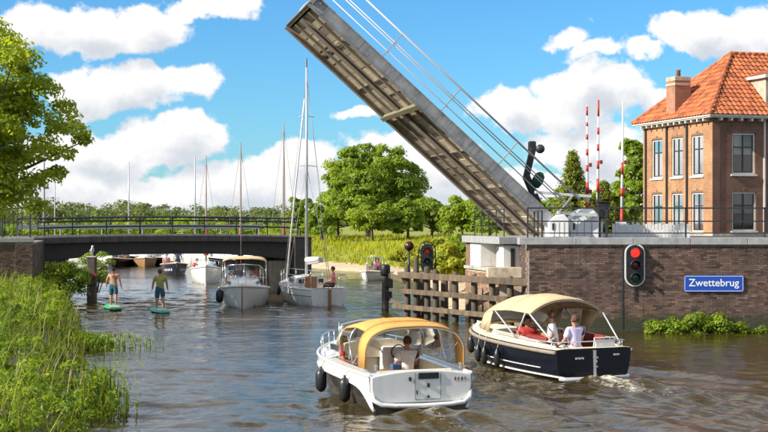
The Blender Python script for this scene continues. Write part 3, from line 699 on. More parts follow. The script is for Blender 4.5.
# ------------------------------------------------------------------ left abutment
AB0, AB1 = Vector((-17.6, 62.0, 0)), Vector((-16.35, 66.0, 0))     # front face corners
t = thing('brick_abutment', 'overgrown brick abutment carrying the near end of the dark fixed bridge', 'abutment', (-17, 63, 0))
fx = Vector((-23.5, 62.8, 0)); c1 = Vector((-16.25, 64.5, 0))
ux = (c1 - fx).normalized(); nr = Vector((ux.y, -ux.x, 0)); W_ = (c1 - fx).length
b = MB(); poly = [fx, c1, c1 + Vector((-1.6, 9.2, 0)), fx + Vector((-1, 9, 0))]
b.prism([p + Vector((0, 0, -1)) for p in poly], (0, 0, 3.95)); b.build('core', M['mortar'], t, world=True)
brick_face(t, fx, ux, W_ - .75, 2.95, M['brick'], 5)
pil = [c1 - ux * .72 + nr * .10, c1 + ux * .06 + nr * .10, c1 + ux * .06 - nr * .8, c1 - ux * .72 - nr * .8]
b = MB(); b.prism(pil, (0, 0, 2.95)); b.build('corner_pillar', M['mortar'], t, world=True)
brick_face(t, pil[0], ux, .78, 2.92, M['brick'], 15, 'pillar_bricks'); brick_face(t, pil[1], -nr, .9, 2.92, M['brick'], 16, 'pillar_bricks', nrm=ux)
bk = Vector((-1.6, 9.2, 0)).normalized(); brick_face(t, c1 + bk * .82 + Vector((.003, 0, 0)), bk, 8.3, 2.92, M['brick'], 17, nrm=(bk.y, -bk.x, 0))
b = MB(); b.prism([p + Vector((0, 0, 2.96)) for p in (fx + nr * .12, c1 + nr * .14 + ux * .12, c1 + ux * .12 - nr * .7, fx - nr * .7)], (0, 0, .22)); b.build('coping', M['coping'], t, world=True, bevel=.02)
railing('picket_railing', 'dark picket railing on top of the overgrown brick abutment', [fx + nr * -.1 + Vector((0, 0, 3.18)), c1 - ux * .05 - nr * .1 + Vector((0, 0, 3.18))], 1.38, 1.25, [(1.36, .05), (.12, .04)], M['dark_rail'], .07, pickets=.19)

# ------------------------------------------------------------------ fixed bridge
BL, BR = Vector((-17.9, 72.5, 0)), Vector((-4.75, 78.0, 0))
bd = (BR - BL).normalized(); bn = Vector((-bd.y, bd.x, 0)); BLEN = (BR - BL).length
t = thing('fixed_bridge', 'low dark fixed road bridge with gently arched girder and railings', 'bridge', (BL.x, BL.y, 0))
def bp_(s, d, z): return BL + bd * s + bn * d + Vector((0, 0, z))
n = 24
def soffit(s): q = abs(2 * s / BLEN - 1); return 2.18 - .42 * q ** 2.6
def camber(s): return .10 * (1 - (2 * s / BLEN - 1) ** 2)
def long_strip(d0, d1, zt, zb, name, m, s0=0, s1=BLEN):
    rows = []
    for i in range(n + 1):
        s = s0 + (s1 - s0) * i / n; rows.append([bp_(s, d0, zb(s)), bp_(s, d0, zt(s)), bp_(s, d1, zt(s)), bp_(s, d1, zb(s))])
    b = MB(); b.grid(rows, closed=True); b.add(rows[0], [(0, 1, 2, 3)]); b.add(rows[-1], [(3, 2, 1, 0)]); return b.build(name, m, t, world=True)
long_strip(.35, .95, lambda s: 2.76 + camber(s), soffit, 'girder', M['girder'])
long_strip(3.6, 4.2, lambda s: 2.76 + camber(s), lambda s: soffit(s) + .25, 'girder', M['girder'])
long_strip(6.9, 7.5, lambda s: 2.76 + camber(s), lambda s: soffit(s) + .1, 'girder', M['girder'])
long_strip(0, 7.9, lambda s: 3.06 + camber(s), lambda s: 2.765 + camber(s), 'deck_slab', M['fascia'], -1.2, BLEN + .6)
long_strip(.02, .30, lambda s: 3.16 + camber(s), lambda s: 3.062 + camber(s), 'kerb', M['concrete'], -1.2, BLEN + .6)
long_strip(.6, 7.4, lambda s: 3.10 + camber(s), lambda s: 3.064 + camber(s), 'roadway', M['asphalt'], -1.2, BLEN + .6)
def deck_rail(d, m, hs, gap, h, w):
    k = int(BLEN / gap)
    for i in range(k + 1):
        s = BLEN * i / k; MB().bar(bp_(s, d, 3.06 + camber(s)), bp_(s, d, 3.06 + h + camber(s)), .045, .06).build('railing_post', m, t, world=True)
    for z in hs:
        b = MB(); b.tube([bp_(BLEN * i / 16 - .02, d, 3.1 + z + camber(BLEN * i / 16)) for i in range(17)], w, 6); b.build('railing_rail', m, t, world=True)
deck_rail(.15, M['dark_rail'], (.97, .78, .48), 1.62, .97, .05)
deck_rail(7.75, M['dark_rail'], (.97, .5), 1.62, .97, .03)
b = MB(); b.bar(bp_(0, 7.3, 3.62), bp_(BLEN, 7.3, 3.62), .05, .24); b.build('guard_rail', M['galv'], t, world=True)
for i in range(7): MB().bar(bp_(BLEN * i / 6, 7.36, 3.06), bp_(BLEN * i / 6, 7.36, 3.7), .06, .06).build('guard_post', M['galv'], t, world=True)
# pier under the far end
b = MB(); b.prism([bp_(BLEN - 1.55, .6, -1), bp_(BLEN - .3, .6, -1), bp_(BLEN - .3, 7.2, -1), bp_(BLEN - 1.55, 7.2, -1)], (0, 0, 2.76)); b.build('pier', mat('pier_concrete', (.26, .225, .18), .9, var=.3, scale=3, bump=.3, streak=.5), t, world=True, bevel=.06)
b = MB(); b.prism([bp_(BLEN - .25, -.05, -1), bp_(BLEN + .75, -.05, -1), bp_(BLEN + .75, 7.8, -1), bp_(BLEN - .25, 7.8, -1)], (0, 0, 4.02)); b.build('end_pier', M['fascia'], t, world=True, bevel=.03)
b = MB(); b.prism([bp_(BLEN - .3, -.12, 3.02), bp_(BLEN + .82, -.12, 3.02), bp_(BLEN + .82, 7.9, 3.02), bp_(BLEN - .3, 7.9, 3.02)], (0, 0, .045)); b.build('pier_cap', M['fascia'], t, world=True)
# lamp post by the tree
lp = at(44, 226, 74.5)
t = thing('lamp_post', 'thin grey lamp post rising behind the bridge railing', 'lamp post', (lp.x, lp.y, 3.05))
b = MB(); b.tube([(lp.x, lp.y, 3.0), (lp.x, lp.y, 5), (lp.x, lp.y, 8.2)], [.075, .06, .045], 8); b.build('pole', M['steel'], t, True, world=True)
b = MB(); b.tube([(lp.x, lp.y, 8.15), (lp.x - .3, lp.y, 8.45), (lp.x - .9, lp.y, 8.5)], .035, 6); b.build('arm', M['steel'], t, True, world=True)
b = MB(); b.box((lp.x - 1.15, lp.y, 8.48), (.55, .2, .1)); b.build('lamp_head', M['dark_rail'], t, world=True, bevel=.03)
b = MB(); b.box((lp.x + .16, lp.y - .05, 4.85), (.18, .12, .12)); b.bar((lp.x, lp.y, 4.85), (lp.x + .12, lp.y - .03, 4.85), .03, .03); b.build('camera_box', M['black'], t, world=True)

# ------------------------------------------------------------------ quay on the near right
QY = 49.6
QX0 = (529 - 384) / F * QY
t = thing('quay_wall', 'long weathered brown brick quay wall with grey concrete coping', 'wall', (QX0, QY, 0))
MB().bb(QX0, 40, QY + .02, QY + 1.2, -1.5, 3.09).build('core', M['mortar'], t, world=True)
brick_face(t, (QX0, QY + .02, -.05), (1, 0, 0), 13.2, 3.13, M['brick'], 8)
for i in range(14):
    x0 = QX0 - .35 + i * 2.02
    MB().bb(x0, x0 + 2.005, QY - .09, QY + .75, 3.095, 3.345).build('coping_stone', M['coping'], t, world=True, bevel=.012)
MB().bb(QX0 + 3.3, QX0 + 3.34, QY - .012, QY + .0, .1, 3.09).build('drain_pipe', M['dark_rail'], t, world=True)
b = MB(); b.prism([(QX0 + .02, QY + .8, 2.6), (90, QY + .8, 2.6), (90, 200, 2.6), (40, 200, 2.6), (13, 84, 2.6), (7.5, 63, 2.6), (6.4, 56.3, 2.6)], (0, 0, .64)); tag(b.build('pavement', M['asphalt']), 'paved ground behind the quay railing and under the house', 'pavement', kind='structure')
# railing on the quay
QR = 3.345
rx0 = (527 - 384) / F * QY + .05
railing('quay_railing', 'dark three rail steel railing along the top of the brick quay wall', [(rx0, QY + .25, QR), (22, QY + .25, QR)], 1.06, 2.6, [(1.05, .055), (.58, .045), (.16, .04)], M['dark_rail'], .055)
railing('quay_railing', 'short return of the dark quay railing beside the raised leaf', [(rx0 + .55, QY + .6, QR - .13), (rx0 + .55, QY + 3.2, QR - .13)], 1.1, 1.3, [(1.08, .05), (.58, .045)], M['dark_rail'], .055)

# ------------------------------------------------------------------ bascule abutment
t = thing('leaf_abutment', 'pale concrete and brick abutment under the foot of the raised leaf', 'abutment', (4, 54, 0))
wp = lambda x, D: (x - 384) / F * D
fA, fB = Vector((wp(465.5, 58), 58, 0)), Vector((wp(500, 53), 53, 0)); fu = (fB - fA).normalized(); fi = Vector((-fu.y, fu.x, 0))   # channel face, inward normal
def fp(x):
    q = (x - 384) / F; d = fB - fA; return fA + d * ((q * fA.y - fA.x) / (d.x - q * d.y))
def slab(x0, x1, z0, z1, i0, i1, name, m, bv=.015):
    a, b_ = fp(x0), fp(x1); z = Vector((0, 0, z0))
    return MB().prism([a + fi * i0 + z, b_ + fi * i0 + z, b_ + fi * i1 + z, a + fi * i1 + z], (0, 0, z1 - z0)).build(name, m, t, world=True, bevel=bv)
slab(465.5, 500, -1.5, 1.98, .02, 3.4, 'pier_base', M['pale_stone'])
brick_face(t, fA + Vector((0, 0, -.02)), fu, (fB - fA).length, 1.98, M['brick_warm'], 9)
slab(465, 501, 1.985, 2.12, -.06, 3.4, 'ledge', M['concrete'])
slab(465.5, 470, 2.125, 3.06, .02, 1.2, 'brick_pillar', M['brick_warm'], 0)
slab(470.2, 480.5, 2.125, 3.06, 0, 1.2, 'white_pillar', M['whitewash'])
slab(480.8, 496, 2.125, 3.05, .9, 1.3, 'back_wall', M['concrete'])
slab(496.2, 500.5, 2.125, 3.02, .1, 1.3, 'bearing_block', M['whitewash'], .03)
MB().bb(fB.x + .06, wp(524, 53) - .01, 53.02, 55.5, -1.5, 2.96).build('pit_wall', M['whitewash'], t, world=True, bevel=.02)
MB().bb(wp(511, 52.9), wp(515, 52.9), 52.93, 53.015, 2.2, 2.9).build('drain_slot', M['black'], t, world=True)
MB().bb(wp(487, 52.6), wp(538, 52.2), 52.3, 53.0, 1.80, 2.20).build('step', M['pale_stone'], t, world=True, bevel=.02)
MB().bb(wp(500, 52.6), wp(530, 52.6), 52.5, 53.0, -1.5, 1.795).build('lower_wall', M['pale_stone'], t, world=True)
slab(464.6, 502, 3.062, 3.34, -.12, 3.5, 'cap_slab', M['coping'])
MB().bb(wp(524, 51.5), QX0 + .3, 49.75, 54.0, -1.5, 3.06).build('wing_wall', M['brick'], t, world=True)
brick_face(t, (wp(524, 51.5) - .001, 53.9, 0), (0, -1, 0), 4.1, 3.0, M['brick'], 19, nrm=(-1, 0, 0))
for xx in (wp(474, 55), wp(497, 55)): pass
pr0, pr1 = fp(470) + fi * .2, fp(499) + fi * .2
railing('pier_railing', 'small dark railing on the pale pier left of the raised leaf', [(pr0.x, pr0.y, 3.34), (pr1.x, pr1.y, 3.34)], 1.05, 1.2, [(1.04, .045), (.72, .03), (.4, .03)], M['dark_rail'], .04)

# ------------------------------------------------------------------ raised leaf
LW, LLEN, TH = 6.3, 13.3, R(41.6)
Wd = Vector((-.204, .979, 0)).normalized(); Rd = Vector((Wd.y, -Wd.x, 0))
u = -Rd * math.cos(TH) + Vector((0, 0, math.sin(TH))); ny = -Wd; nz_ = u.cross(ny)
tipn = at(308, 5, 52.0)                                   # lower near corner of the tip
origin = tipn - u * LLEN + Wd * (LW / 2)                  # lower centre of the pivot end
t = bpy.data.objects.new('bridge_leaf', None); col.objects.link(t)
t.matrix_world = Matrix(((u.x, ny.x, nz_.x, origin.x), (u.y, ny.y, nz_.y, origin.y), (u.z, ny.z, nz_.z, origin.z), (0, 0, 0, 1)))
tag(t, 'raised steel and timber drawbridge leaf towering over the canal', 'bridge leaf')
rng = random.Random(4)
h2 = LW / 2
def ibeam(y, z0, z1, fl, m, name, x0=0., x1=LLEN):
    b = MB(); b.bb(x0, x1, y - .018, y + .018, z0 + .025, z1 - .025); b.bb(x0, x1, y - fl / 2, y + fl / 2, z0, z0 + .03); b.bb(x0, x1, y - fl / 2, y + fl / 2, z1 - .03, z1)
    return b.build(name, m, t)
b = MB(); b.bb(0, LLEN, h2 - .05, h2, .05, .46); b.bb(0, LLEN, h2 - .22, h2 + .03, .02, .05); b.bb(0, LLEN, h2 - .22, h2 + .05, .462, .50); b.build('side_girder', M['steel'], t)
b = MB(); b.bb(0, LLEN, -h2, -h2 + .05, .0, .46); b.bb(0, LLEN, -h2 - .03, -h2 + .22, -.03, .0); b.bb(0, LLEN, -h2 - .05, -h2 + .22, .462, .50); b.build('side_girder', M['stringer'], t)
for y, fl, z in ((-1.75, .16, .10), (.0, .42, .02), (1.7, .16, .10)): ibeam(y, z, .2, fl, M['stringer'], 'stringer', .1, LLEN - .2)
k = 34; pw = (LLEN - .3) / k
for i in range(k):
    for (ya, yb) in ((-h2 + .06, -.01), (.01, h2 - .06)):
        j = rng.uniform(0, .035)
        b = MB(); b.bb(.1 + i * pw + .012, .1 + (i + 1) * pw - .012, ya, yb, .205 + j, .40); b.build('plank', M['plank'], t, tint=True).data.attributes['tint'].data.foreach_set('value', [min(1, max(0, rng.gauss(.5, .33)))] * 6)
for i in range(6):
    x = .9 + i * 2.1
    if abs(x - 7.7) < .6: continue
    b = MB(); b.bb(x, x + .06, -h2 + .06, h2 - .06, .165, .2); b.build('cross_brace', M['stringer'], t)
b = MB(); b.bb(7.6, 7.82, -h2 - .25, h2 - .06, -.06, .14); b.build('cross_beam', M['moss'], t, bevel=.02)
b = MB(); b.bb(LLEN - .12, LLEN + .02, -h2 - .08, h2 + .08, .12, .53); b.build('end_beam', M['stringer'], t, bevel=.015)
b = MB(); b.bb(LLEN + .022, LLEN + .07, -h2 - .08, h2 + .08, .10, .24); b.build('end_plate', M['galv'], t)
b = MB(); b.bb(.05, LLEN - .02, -h2 + .06, h2 - .06, .402, .45); b.build('road_surface', M['asphalt'], t)
for (x, y) in ((LLEN - .3, h2 + .01), (LLEN - .3, -h2 - .01)):
    b = MB(); b.lathe([(.05, -.02), (.05, .02)], (x, y, .35), 8, Matrix.Rotation(R(90), 3, 'X')); b.build('bolt', M['galv'], t)
for sd in (1, -1):
    y = sd * (h2 + .02)
    for i in range(5):
        x = .9 + i * 3.02
        b = MB(); b.bar((x, y, .49), (x, y, 1.66), .05, .05, up=(1, 0, 0)); b.build('railing_post', M['galv'], t)
    for z, r in ((1.66, .04), (1.22, .022), (1.12, .022), (.78, .022)):
        b = MB(); b.tube([(.6, y, z), (LLEN - .25, y, z)], r, 6); b.build('railing_rail', M['galv'], t, True)
    b = MB(); b.tube([(LLEN - .25, y, 1.66), (LLEN - .02, y, 1.58), (LLEN + .04, y, 1.34), (LLEN, y, .53)], .035, 6); b.build('railing_end', M['galv'], t, True)
# white tail and bracing behind the pivot
for sd in (1, -1):
    y = sd * (h2 - .1)
    b = MB(); b.bar((.9, y, .7), (-.35, y, 1.7), .12, .16, up=(0, 1, 0)); b.bar((2.1, y, .7), (.3, y, 2.1), .1, .12, up=(0, 1, 0)); b.build('tail_brace', M['white_paint'], t)

def machine_cover(label, x, w, D, z1, seed):
    X0, X1 = wp(x, D), wp(x + w, D); t = thing('machine_cover', label, 'machine cover', ((X0 + X1) / 2, D, 3.24))
    c = (X1 - X0) * .24
    prof = [(X0, D, 3.24), (X1, D, 3.24), (X1, D, z1 - c * 1.1), (X1 - c, D, z1), (X0 + c * 1.5, D, z1 - .06), (X0, D, z1 - c * 1.6)]
    b = MB(); b.prism(prof, (0, 1.5, 0)); b.build('shell', M['white_paint'], t, world=True, bevel=.03)
    for i in range(3):
        MB().bb(X0 + (X1 - X0) * (.25 + .25 * i) - .012, X0 + (X1 - X0) * (.25 + .25 * i) + .012, D - .012, D - .001, 3.3, z1 - c * 1.7).build('panel_seam', M['concrete'], t, world=True)
    MB().bb(X0 + .12, X0 + .2, D - .03, D - .002, 3.6, 3.85).build('lifting_slot', M['dark_rail'], t, world=True)
machine_cover('white chamfered machine cover beside the pivot of the leaf', 549, 20, 53.5, 4.2, 1)
machine_cover('wider white machine cover left of the black cabinet', 570, 29, 54.5, 4.45, 2)

# dark leaning signal behind the leaf
sb = at(535, 238, 57.5); sb.z = 3.24
t = thing('signal_mast', 'dark leaning steel signal mast with green lamp behind the raised leaf', 'signal', sb)
b = MB(); b.bar(sb, at(540, 208, 57.5), .34, .34); b.bar(at(540, 209, 57.5), at(526, 176, 57.5), .40, .3); b.bar(at(525.5, 180, 57.5), at(533, 148, 57.5), .32, .26); b.build('mast', M['black'], t, world=True, bevel=.05)
b = MB(); b.box(at(532, 146, 57.5), (.32, .28, .4)); b.build('lamp_housing', M['black'], t, world=True, bevel=.06)
b = MB(); b.lathe([(.05, -.2), (.17, -.15), (.19, .1), (.1, .18)], at(540, 149, 57.4), 10, Matrix.Rotation(R(90), 3, 'X')); b.bar(at(533, 150, 57.5), at(540, 149, 57.5), .06, .06); b.build('bell', M['dark_rail'], t, True, world=True)
b = MB(); b.lathe([(.02, -.36), (.16, -.3), (.24, -.05), (.2, .22), (.08, .34)], at(538, 180, 57.3), 8, Matrix.Rotation(R(25), 3, 'Y')); b.build('green_cover', mat('green_cover', (.012, .075, .04), .8, var=.5, bump=.8, bscale=8), t, True, world=True)

# ------------------------------------------------------------------ barriers
M['barrier_red'] = mat('barrier_red', (.55, .04, .025), .5, var=.15)
def barrier(label, x0, x1, ytop, D, bands, base=3.24):
    p0, p1 = at(x0, 232, D), at(x1, ytop, D); p0.z = base
    t = thing('barrier_pole', label, 'barrier pole', p0, 0, 'raised barrier poles')
    b = MB(); b.tube([p0, p1], [.07, .035], 10); b.build('pole', M['white_paint'], t, True, world=True)
    for (f0, f1) in bands:
        b = MB(); b.tube([p0.lerp(p1, f0), p0.lerp(p1, f1)], [.073 - .034 * f0, .073 - .034 * f1], 10); b.build('red_band', M['barrier_red'], t, True, world=True)
    for f in (.35, .55):
        b = MB(); q = p0.lerp(p1, f); b.box(q + Vector((.12, -.05, 0)), (.12, .1, .16)); b.build('warning_lamp', M['dark_red'], t, world=True, bevel=.02)
    b = MB(); b.box(p0 + Vector((0, .1, .35)), (.42, .42, .7)); b.build('pivot_box', M['white_paint'], t, world=True, bevel=.03)
barrier('red and white barrier pole with many narrow bands, left of the three', 587.5, 587, 105, 57, [(.10, .16), (.22, .27), (.33, .42), (.50, .55), (.62, .67), (.74, .78), (.84, .87), (.92, .99)])
barrier('tallest red and white barrier pole standing behind the black cabinet', 597.5, 598.5, 100, 58, [(.10, .16), (.21, .27), (.33, .43), (.50, .56), (.63, .68), (.75, .80), (.88, 1)])
barrier('slim barrier pole with a faded red foot, nearest the house', 621.5, 623, 101, 60, [(.05, .22), (.30, .36), (.46, .55)])
ck = at(603, 233, 56)
t = thing('control_cabinet', 'black barrier control cabinet on two legs behind the quay railing', 'cabinet', (ck.x, ck.y, 3.24))
MB().box((ck.x, ck.y, 4.35), (.44, .4, .62)).build('housing', M['black'], t, world=True, bevel=.03)
MB().box((ck.x, ck.y, 4.69), (.5, .46, .05)).build('lid', M['black'], t, world=True, bevel=.01)
for s in (-1, 1): MB().bb(ck.x + s * .14 - .04, ck.x + s * .14 + .04, ck.y - .05, ck.y + .05, 3.24, 4.05).build('leg', M['black'], t, world=True)
MB().box((ck.x - .18, ck.y, 4.95), (.09, .09, .5)).build('antenna', M['dark_rail'], t, world=True)
# low white fence in front of the house
fx0, fx1, fd = wp(612, 58), wp(690, 58), 58.0
t = thing('white_fence', 'low white slatted fence in front of the brick house', 'fence', (fx0, fd, 3.24))
k = 22
for i in range(k):
    x = fx0 + (fx1 - fx0) * (i + .5) / k; hh = .58 + .04 * math.sin(i * 2.1)
    MB().bb(x - .062, x + .062, fd - .015, fd + .015, 3.26, 3.24 + hh).build('slat', M['white_paint'], t, world=True)
for z in (3.38, 3.66): MB().bb(fx0, fx1, fd + .017, fd + .06, z, z + .07).build('fence_rail', M['white_paint'], t, world=True)

# ------------------------------------------------------------------ house
HR = math.atan2(.31, .95)
t = thing('brick_house', 'two storey brick house with orange tiled hipped roof behind the quay', 'house', (15.5, 66, 3.22), HR)
HW, HD, HH = 11.0, 6.75, 5.62
BX = brick_tex('house_brick_shaded', 0, (.24, .105, .065), (.175, .078, .05), (.21, .155, .11))  # house brick in a darker copy, shade of the front painted into the colour
BY = brick_tex('house_brick_sunlit', 1, (.46, .22, .095), (.35, .155, .07), (.40, .29, .18))  # same brick in a brighter orange copy, sunlight on this side painted in
def holed_wall(w, h, holes, fn, depth, m, name):
    us = sorted({0, w} | {a for q in holes for a in (q[0], q[1])}); vs = sorted({0, h} | {a for q in holes for a in (q[2], q[3])}); b = MB()
    for i in range(len(us) - 1):
        for j in range(len(vs) - 1):
            cu, cv = (us[i] + us[i + 1]) / 2, (vs[j] + vs[j + 1]) / 2
            if any(q[0] < cu < q[1] and q[2] < cv < q[3] for q in holes): continue
            b.add([fn(us[i], 0, vs[j]), fn(us[i + 1], 0, vs[j]), fn(us[i + 1], 0, vs[j + 1]), fn(us[i], 0, vs[j + 1])], [(0, 1, 2, 3)])
    for (a, c, d, e) in holes:
        for p, q in (((a, d), (c, d)), ((c, d), (c, e)), ((c, e), (a, e)), ((a, e), (a, d))):
            b.add([fn(p[0], 0, p[1]), fn(q[0], 0, q[1]), fn(q[0], depth, q[1]), fn(p[0], depth, p[1])], [(0, 1, 2, 3)])
    return b.build(name, m, t, fix=False)
front = [(1.05, 2.30, 2.95, 4.9), (1.05, 2.35, .25, 2.1), (4.0, 5.25, 2.95, 4.9), (4.0, 5.25, .25, 2.1), (7, 8.25, 2.95, 4.9), (7, 8.25, .25, 2.1)]
side = [(.85, 1.95, 2.9, 4.85), (2.75, 3.85, 2.9, 4.85), (4.75, 5.85, 2.9, 4.85), (.85, 1.95, .2, 2.1), (2.75, 3.85, .2, 2.1), (4.75, 5.85, .2, 2.1)]
ff = lambda u_, d, v: (u_, d, v)
fs = lambda u_, d, v: (d, u_, v)
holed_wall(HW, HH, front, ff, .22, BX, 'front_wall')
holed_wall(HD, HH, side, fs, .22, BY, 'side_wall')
MB().add([(HW, 0, 0), (HW, HD, 0), (0, HD, 0), (HW, 0, HH), (HW, HD, HH), (0, HD, HH)], [(0, 1, 4, 3), (1, 2, 5, 4)]).build('back_wall', BX, t)
MB().bb(.6, HW - .1, .6, HD - .1, .02, HH - .05).build('room', M['room'], t)
def window(fn, q, blind=True):
    a, c, d, e = q; W2 = MB(); fr = .07
    def bx(u0, u1, v0, v1, d0, d1, mb):
        p = [fn(u0, d0, v0), fn(u1, d1, v1)]; lo = [min(p[0][k], p[1][k]) for k in range(3)]; hi = [max(p[0][k], p[1][k]) for k in range(3)]
        mb.bb(lo[0], hi[0], lo[1], hi[1], lo[2], hi[2])
    for (u0, u1, v0, v1) in ((a, a + fr, d, e), (c - fr, c, d, e), (a + fr, c - fr, d, d + fr), (a + fr, c - fr, e - fr, e)): bx(u0, u1, v0, v1, .06, .14, W2)
    w = W2.build('window', M['window_white'], t)
    S = MB(); mu = (a + c) / 2; tv = d + (e - d) * .66
    bx(mu - .035, mu + .035, d + fr, tv - .03, .075, .13, S); bx(mu - .03, mu + .03, tv + .03, e - fr, .075, .13, S); bx(a + fr, c - fr, tv - .03, tv + .03, .073, .132, S)
    for (u0, u1, v0, v1) in ((a + fr, a + fr + .04, d + fr, e - fr), (c - fr - .04, c - fr, d + fr, e - fr), (a + fr + .04, c - fr - .04, d + fr, d + fr + .05)): bx(u0, u1, v0, v1, .079, .128, S)
    S.build('sash', M['window_dark'], w)
    for (u0, u1, v0, v1) in ((a + fr, mu, d + fr, tv), (mu, c - fr, d + fr, tv), (a + fr, mu, tv, e - fr), (mu, c - fr, tv, e - fr)):
        MB().add([fn(u0, .10, v0), fn(u1, .10, v0), fn(u1, .10, v1), fn(u0, .10, v1)], [(0, 1, 2, 3)]).build('pane', M['glass'], w)
    S = MB(); bx(a - .08, c + .08, d - .09, d - .003, -.07, .06, S); S.build('sill', M['window_white'], w)
    S = MB(); bx(a + .02, c - .02, e + .003, e + .10, -.006, .02, S); bx((a + c) / 2 - .06, (a + c) / 2 + .06, e + .105, e + .2, -.02, .02, S); S.build('lintel', M['brick_warm'], w)
    if blind:
        C = MB(); v0 = d + (e - d) * random.Random(a * 7 + d).uniform(.3, .62); C.add([fn(a + fr, .2, v0), fn(c - fr, .2, v0), fn(c - fr, .2, e - fr), fn(a + fr, .2, e - fr)], [(0, 1, 2, 3)]); C.build('blind', M['curtain'], w)
for q in front[:4]: window(ff, q)
for q in side: window(fs, q)
# plinth bands and pilaster strips
for (x0, x1, z0, z1) in ((-.02, HW, 0, .18),):
    MB().bb(x0, x1, -.025, .0, z0, z1).build('stone_band', M['pale_stone'], t); MB().bb(-.025, -.0, .002, HD, z0, z1).build('stone_band', M['pale_stone'], t)
for y0 in (2.30, 4.25, 6.4):
    MB().bb(-.09, -.002, y0 - .05, y0 + .05, .2, HH - .05).build('downpipe', M['dark_rail'], t)
MB().bb(-.03, .36, -.03, .0, .19, HH - .02).build('corner_quoin', BX, t)
MB().bb(2.75, 2.83, -.08, -.002, .2, HH - .02).build('downpipe', M['window_white'], t)
# eaves
ov = .42
e0 = HH
MB().bb(-ov, HW + ov, -ov, -ov + .14, e0 + .03, e0 + .20).build('gutter', M['window_white'], t, bevel=.02)
MB().bb(-ov, -ov + .14, -ov + .145, HD + ov, e0 + .03, e0 + .20).build('gutter', M['window_white'], t, bevel=.02)
MB().bb(-ov + .06, HW, -ov + .06, HD, e0 - .02, e0 + .028).build('soffit', M['window_white'], t)
for i in range(20):
    MB().bb(.25 + i * .55, .35 + i * .55, -ov + .1, -.003, e0 - .16, e0 - .022).build('eave_bracket', M['window_white'], t)
for i in range(12):
    MB().bb(-ov + .1, -.003, .3 + i * .55, .4 + i * .55, e0 - .16, e0 - .022).build('eave_bracket', M['window_white'], t)
# hipped roof: tiles on the front slope and on the side hip
zr0 = e0 + .12; rise = 3.35; half = HD / 2 + ov; hipk = 3.1 + ov
A0 = Vector((-ov, -ov, zr0)); A1 = Vector((HW + ov, -ov, zr0)); A2 = Vector((-ov, HD + ov, zr0)); A3 = Vector((HW + ov, HD + ov, zr0))
T0 = Vector((-ov + hipk, HD / 2, zr0 + rise)); T1 = Vector((HW + ov, HD / 2, zr0 + rise))
dn = Vector((0, 0, -.05))
rf = MB().add([A0 + dn, A1 + dn, T1 + dn, T0 + dn, A2 + dn, A3 + dn], [(0, 1, 2, 3), (0, 3, 4), (4, 3, 2, 5), (1, 5, 2)]).build('roof', mat('roof_underlay', (.16, .06, .03), .9), t)
def tiles(P0, eu, width, sl, inside, seed, name):
    """pantile rows: P0 corner, eu along the eave, sl full slope vector"""
    rng_ = random.Random(seed); eu = Vector(eu).normalized(); L = sl.length; sv = sl.normalized(); nn = eu.cross(sv).normalized()
    if nn.z < 0: nn = -nn
    tw, th_ = .27, .34; b = MB(); rows = int(L / th_) + 1; nt_ = int(width / tw) + 1
    for r in range(rows):
        for c in range(nt_):
            uu, vv = c * tw, r * th_
            if not inside(uu + tw / 2, (vv + th_ * .5) / L): continue
            j = rng_.uniform(-.006, .008); vs_ = []
            for (v_, lift) in ((vv - .03, .052), (vv + th_, .012)):
                for k_ in range(6):
                    f = k_ / 5; hgt = .045 * math.sin(f * math.pi * 1.35) if f < .74 else -.012 * math.sin((f - .74) / .26 * math.pi)
                    vs_.append(P0 + eu * (uu + f * (tw + .012)) + sv * v_ + nn * (lift + hgt + j))
            for k_ in range(6):
                f = k_ / 5; hgt = .045 * math.sin(f * math.pi * 1.35) if f < .74 else -.012 * math.sin((f - .74) / .26 * math.pi)
                vs_.append(P0 + eu * (uu + f * (tw + .012)) + sv * (vv - .03) + nn * (lift * 0 + hgt + .01))
            b.add(vs_, [(k_, k_ + 1, 7 + k_, 6 + k_) for k_ in range(5)] + [(12 + k_, 13 + k_, k_ + 1, k_) for k_ in range(5)], min(1, max(0, rng_.gauss(.5, .28))))
    o = b.build(name, M['tile'], rf, tint=True, fix=False); o['kind'] = 'stuff'
dorm = (3.05, 5.2)
tiles(A0, (1, 0, 0), HW + 2 * ov, Vector((0, half, rise)), lambda a, f: a > f * hipk - .05 and f < .99 and not (dorm[0] + ov < a < dorm[1] + ov and .10 < f < .42), 3, 'roof_tiles')
tiles(A0, (0, 1, 0), HD + 2 * ov, Vector((hipk, 0, rise)), lambda a, f: f * half - .05 < a < HD + 2 * ov - f * half + .05 and f < .99, 4, 'roof_tiles')
def ridge(p, q, k):
    for i in range(k):
        a, b_ = p.lerp(q, i / k), p.lerp(q, (i + 1.08) / k); m = MB(); m.tube([a + Vector((0, 0, .05)), b_ + Vector((0, 0, .035))], [.12, .10], 8); m.build('ridge_tile', M['tile'], rf, True, tint=True).data.attributes['tint'].data.foreach_set('value', [random.random() * .8 + .1] * 10)
ridge(A0, T0, 15); ridge(T0, T1, 22); ridge(A2, T0, 15)
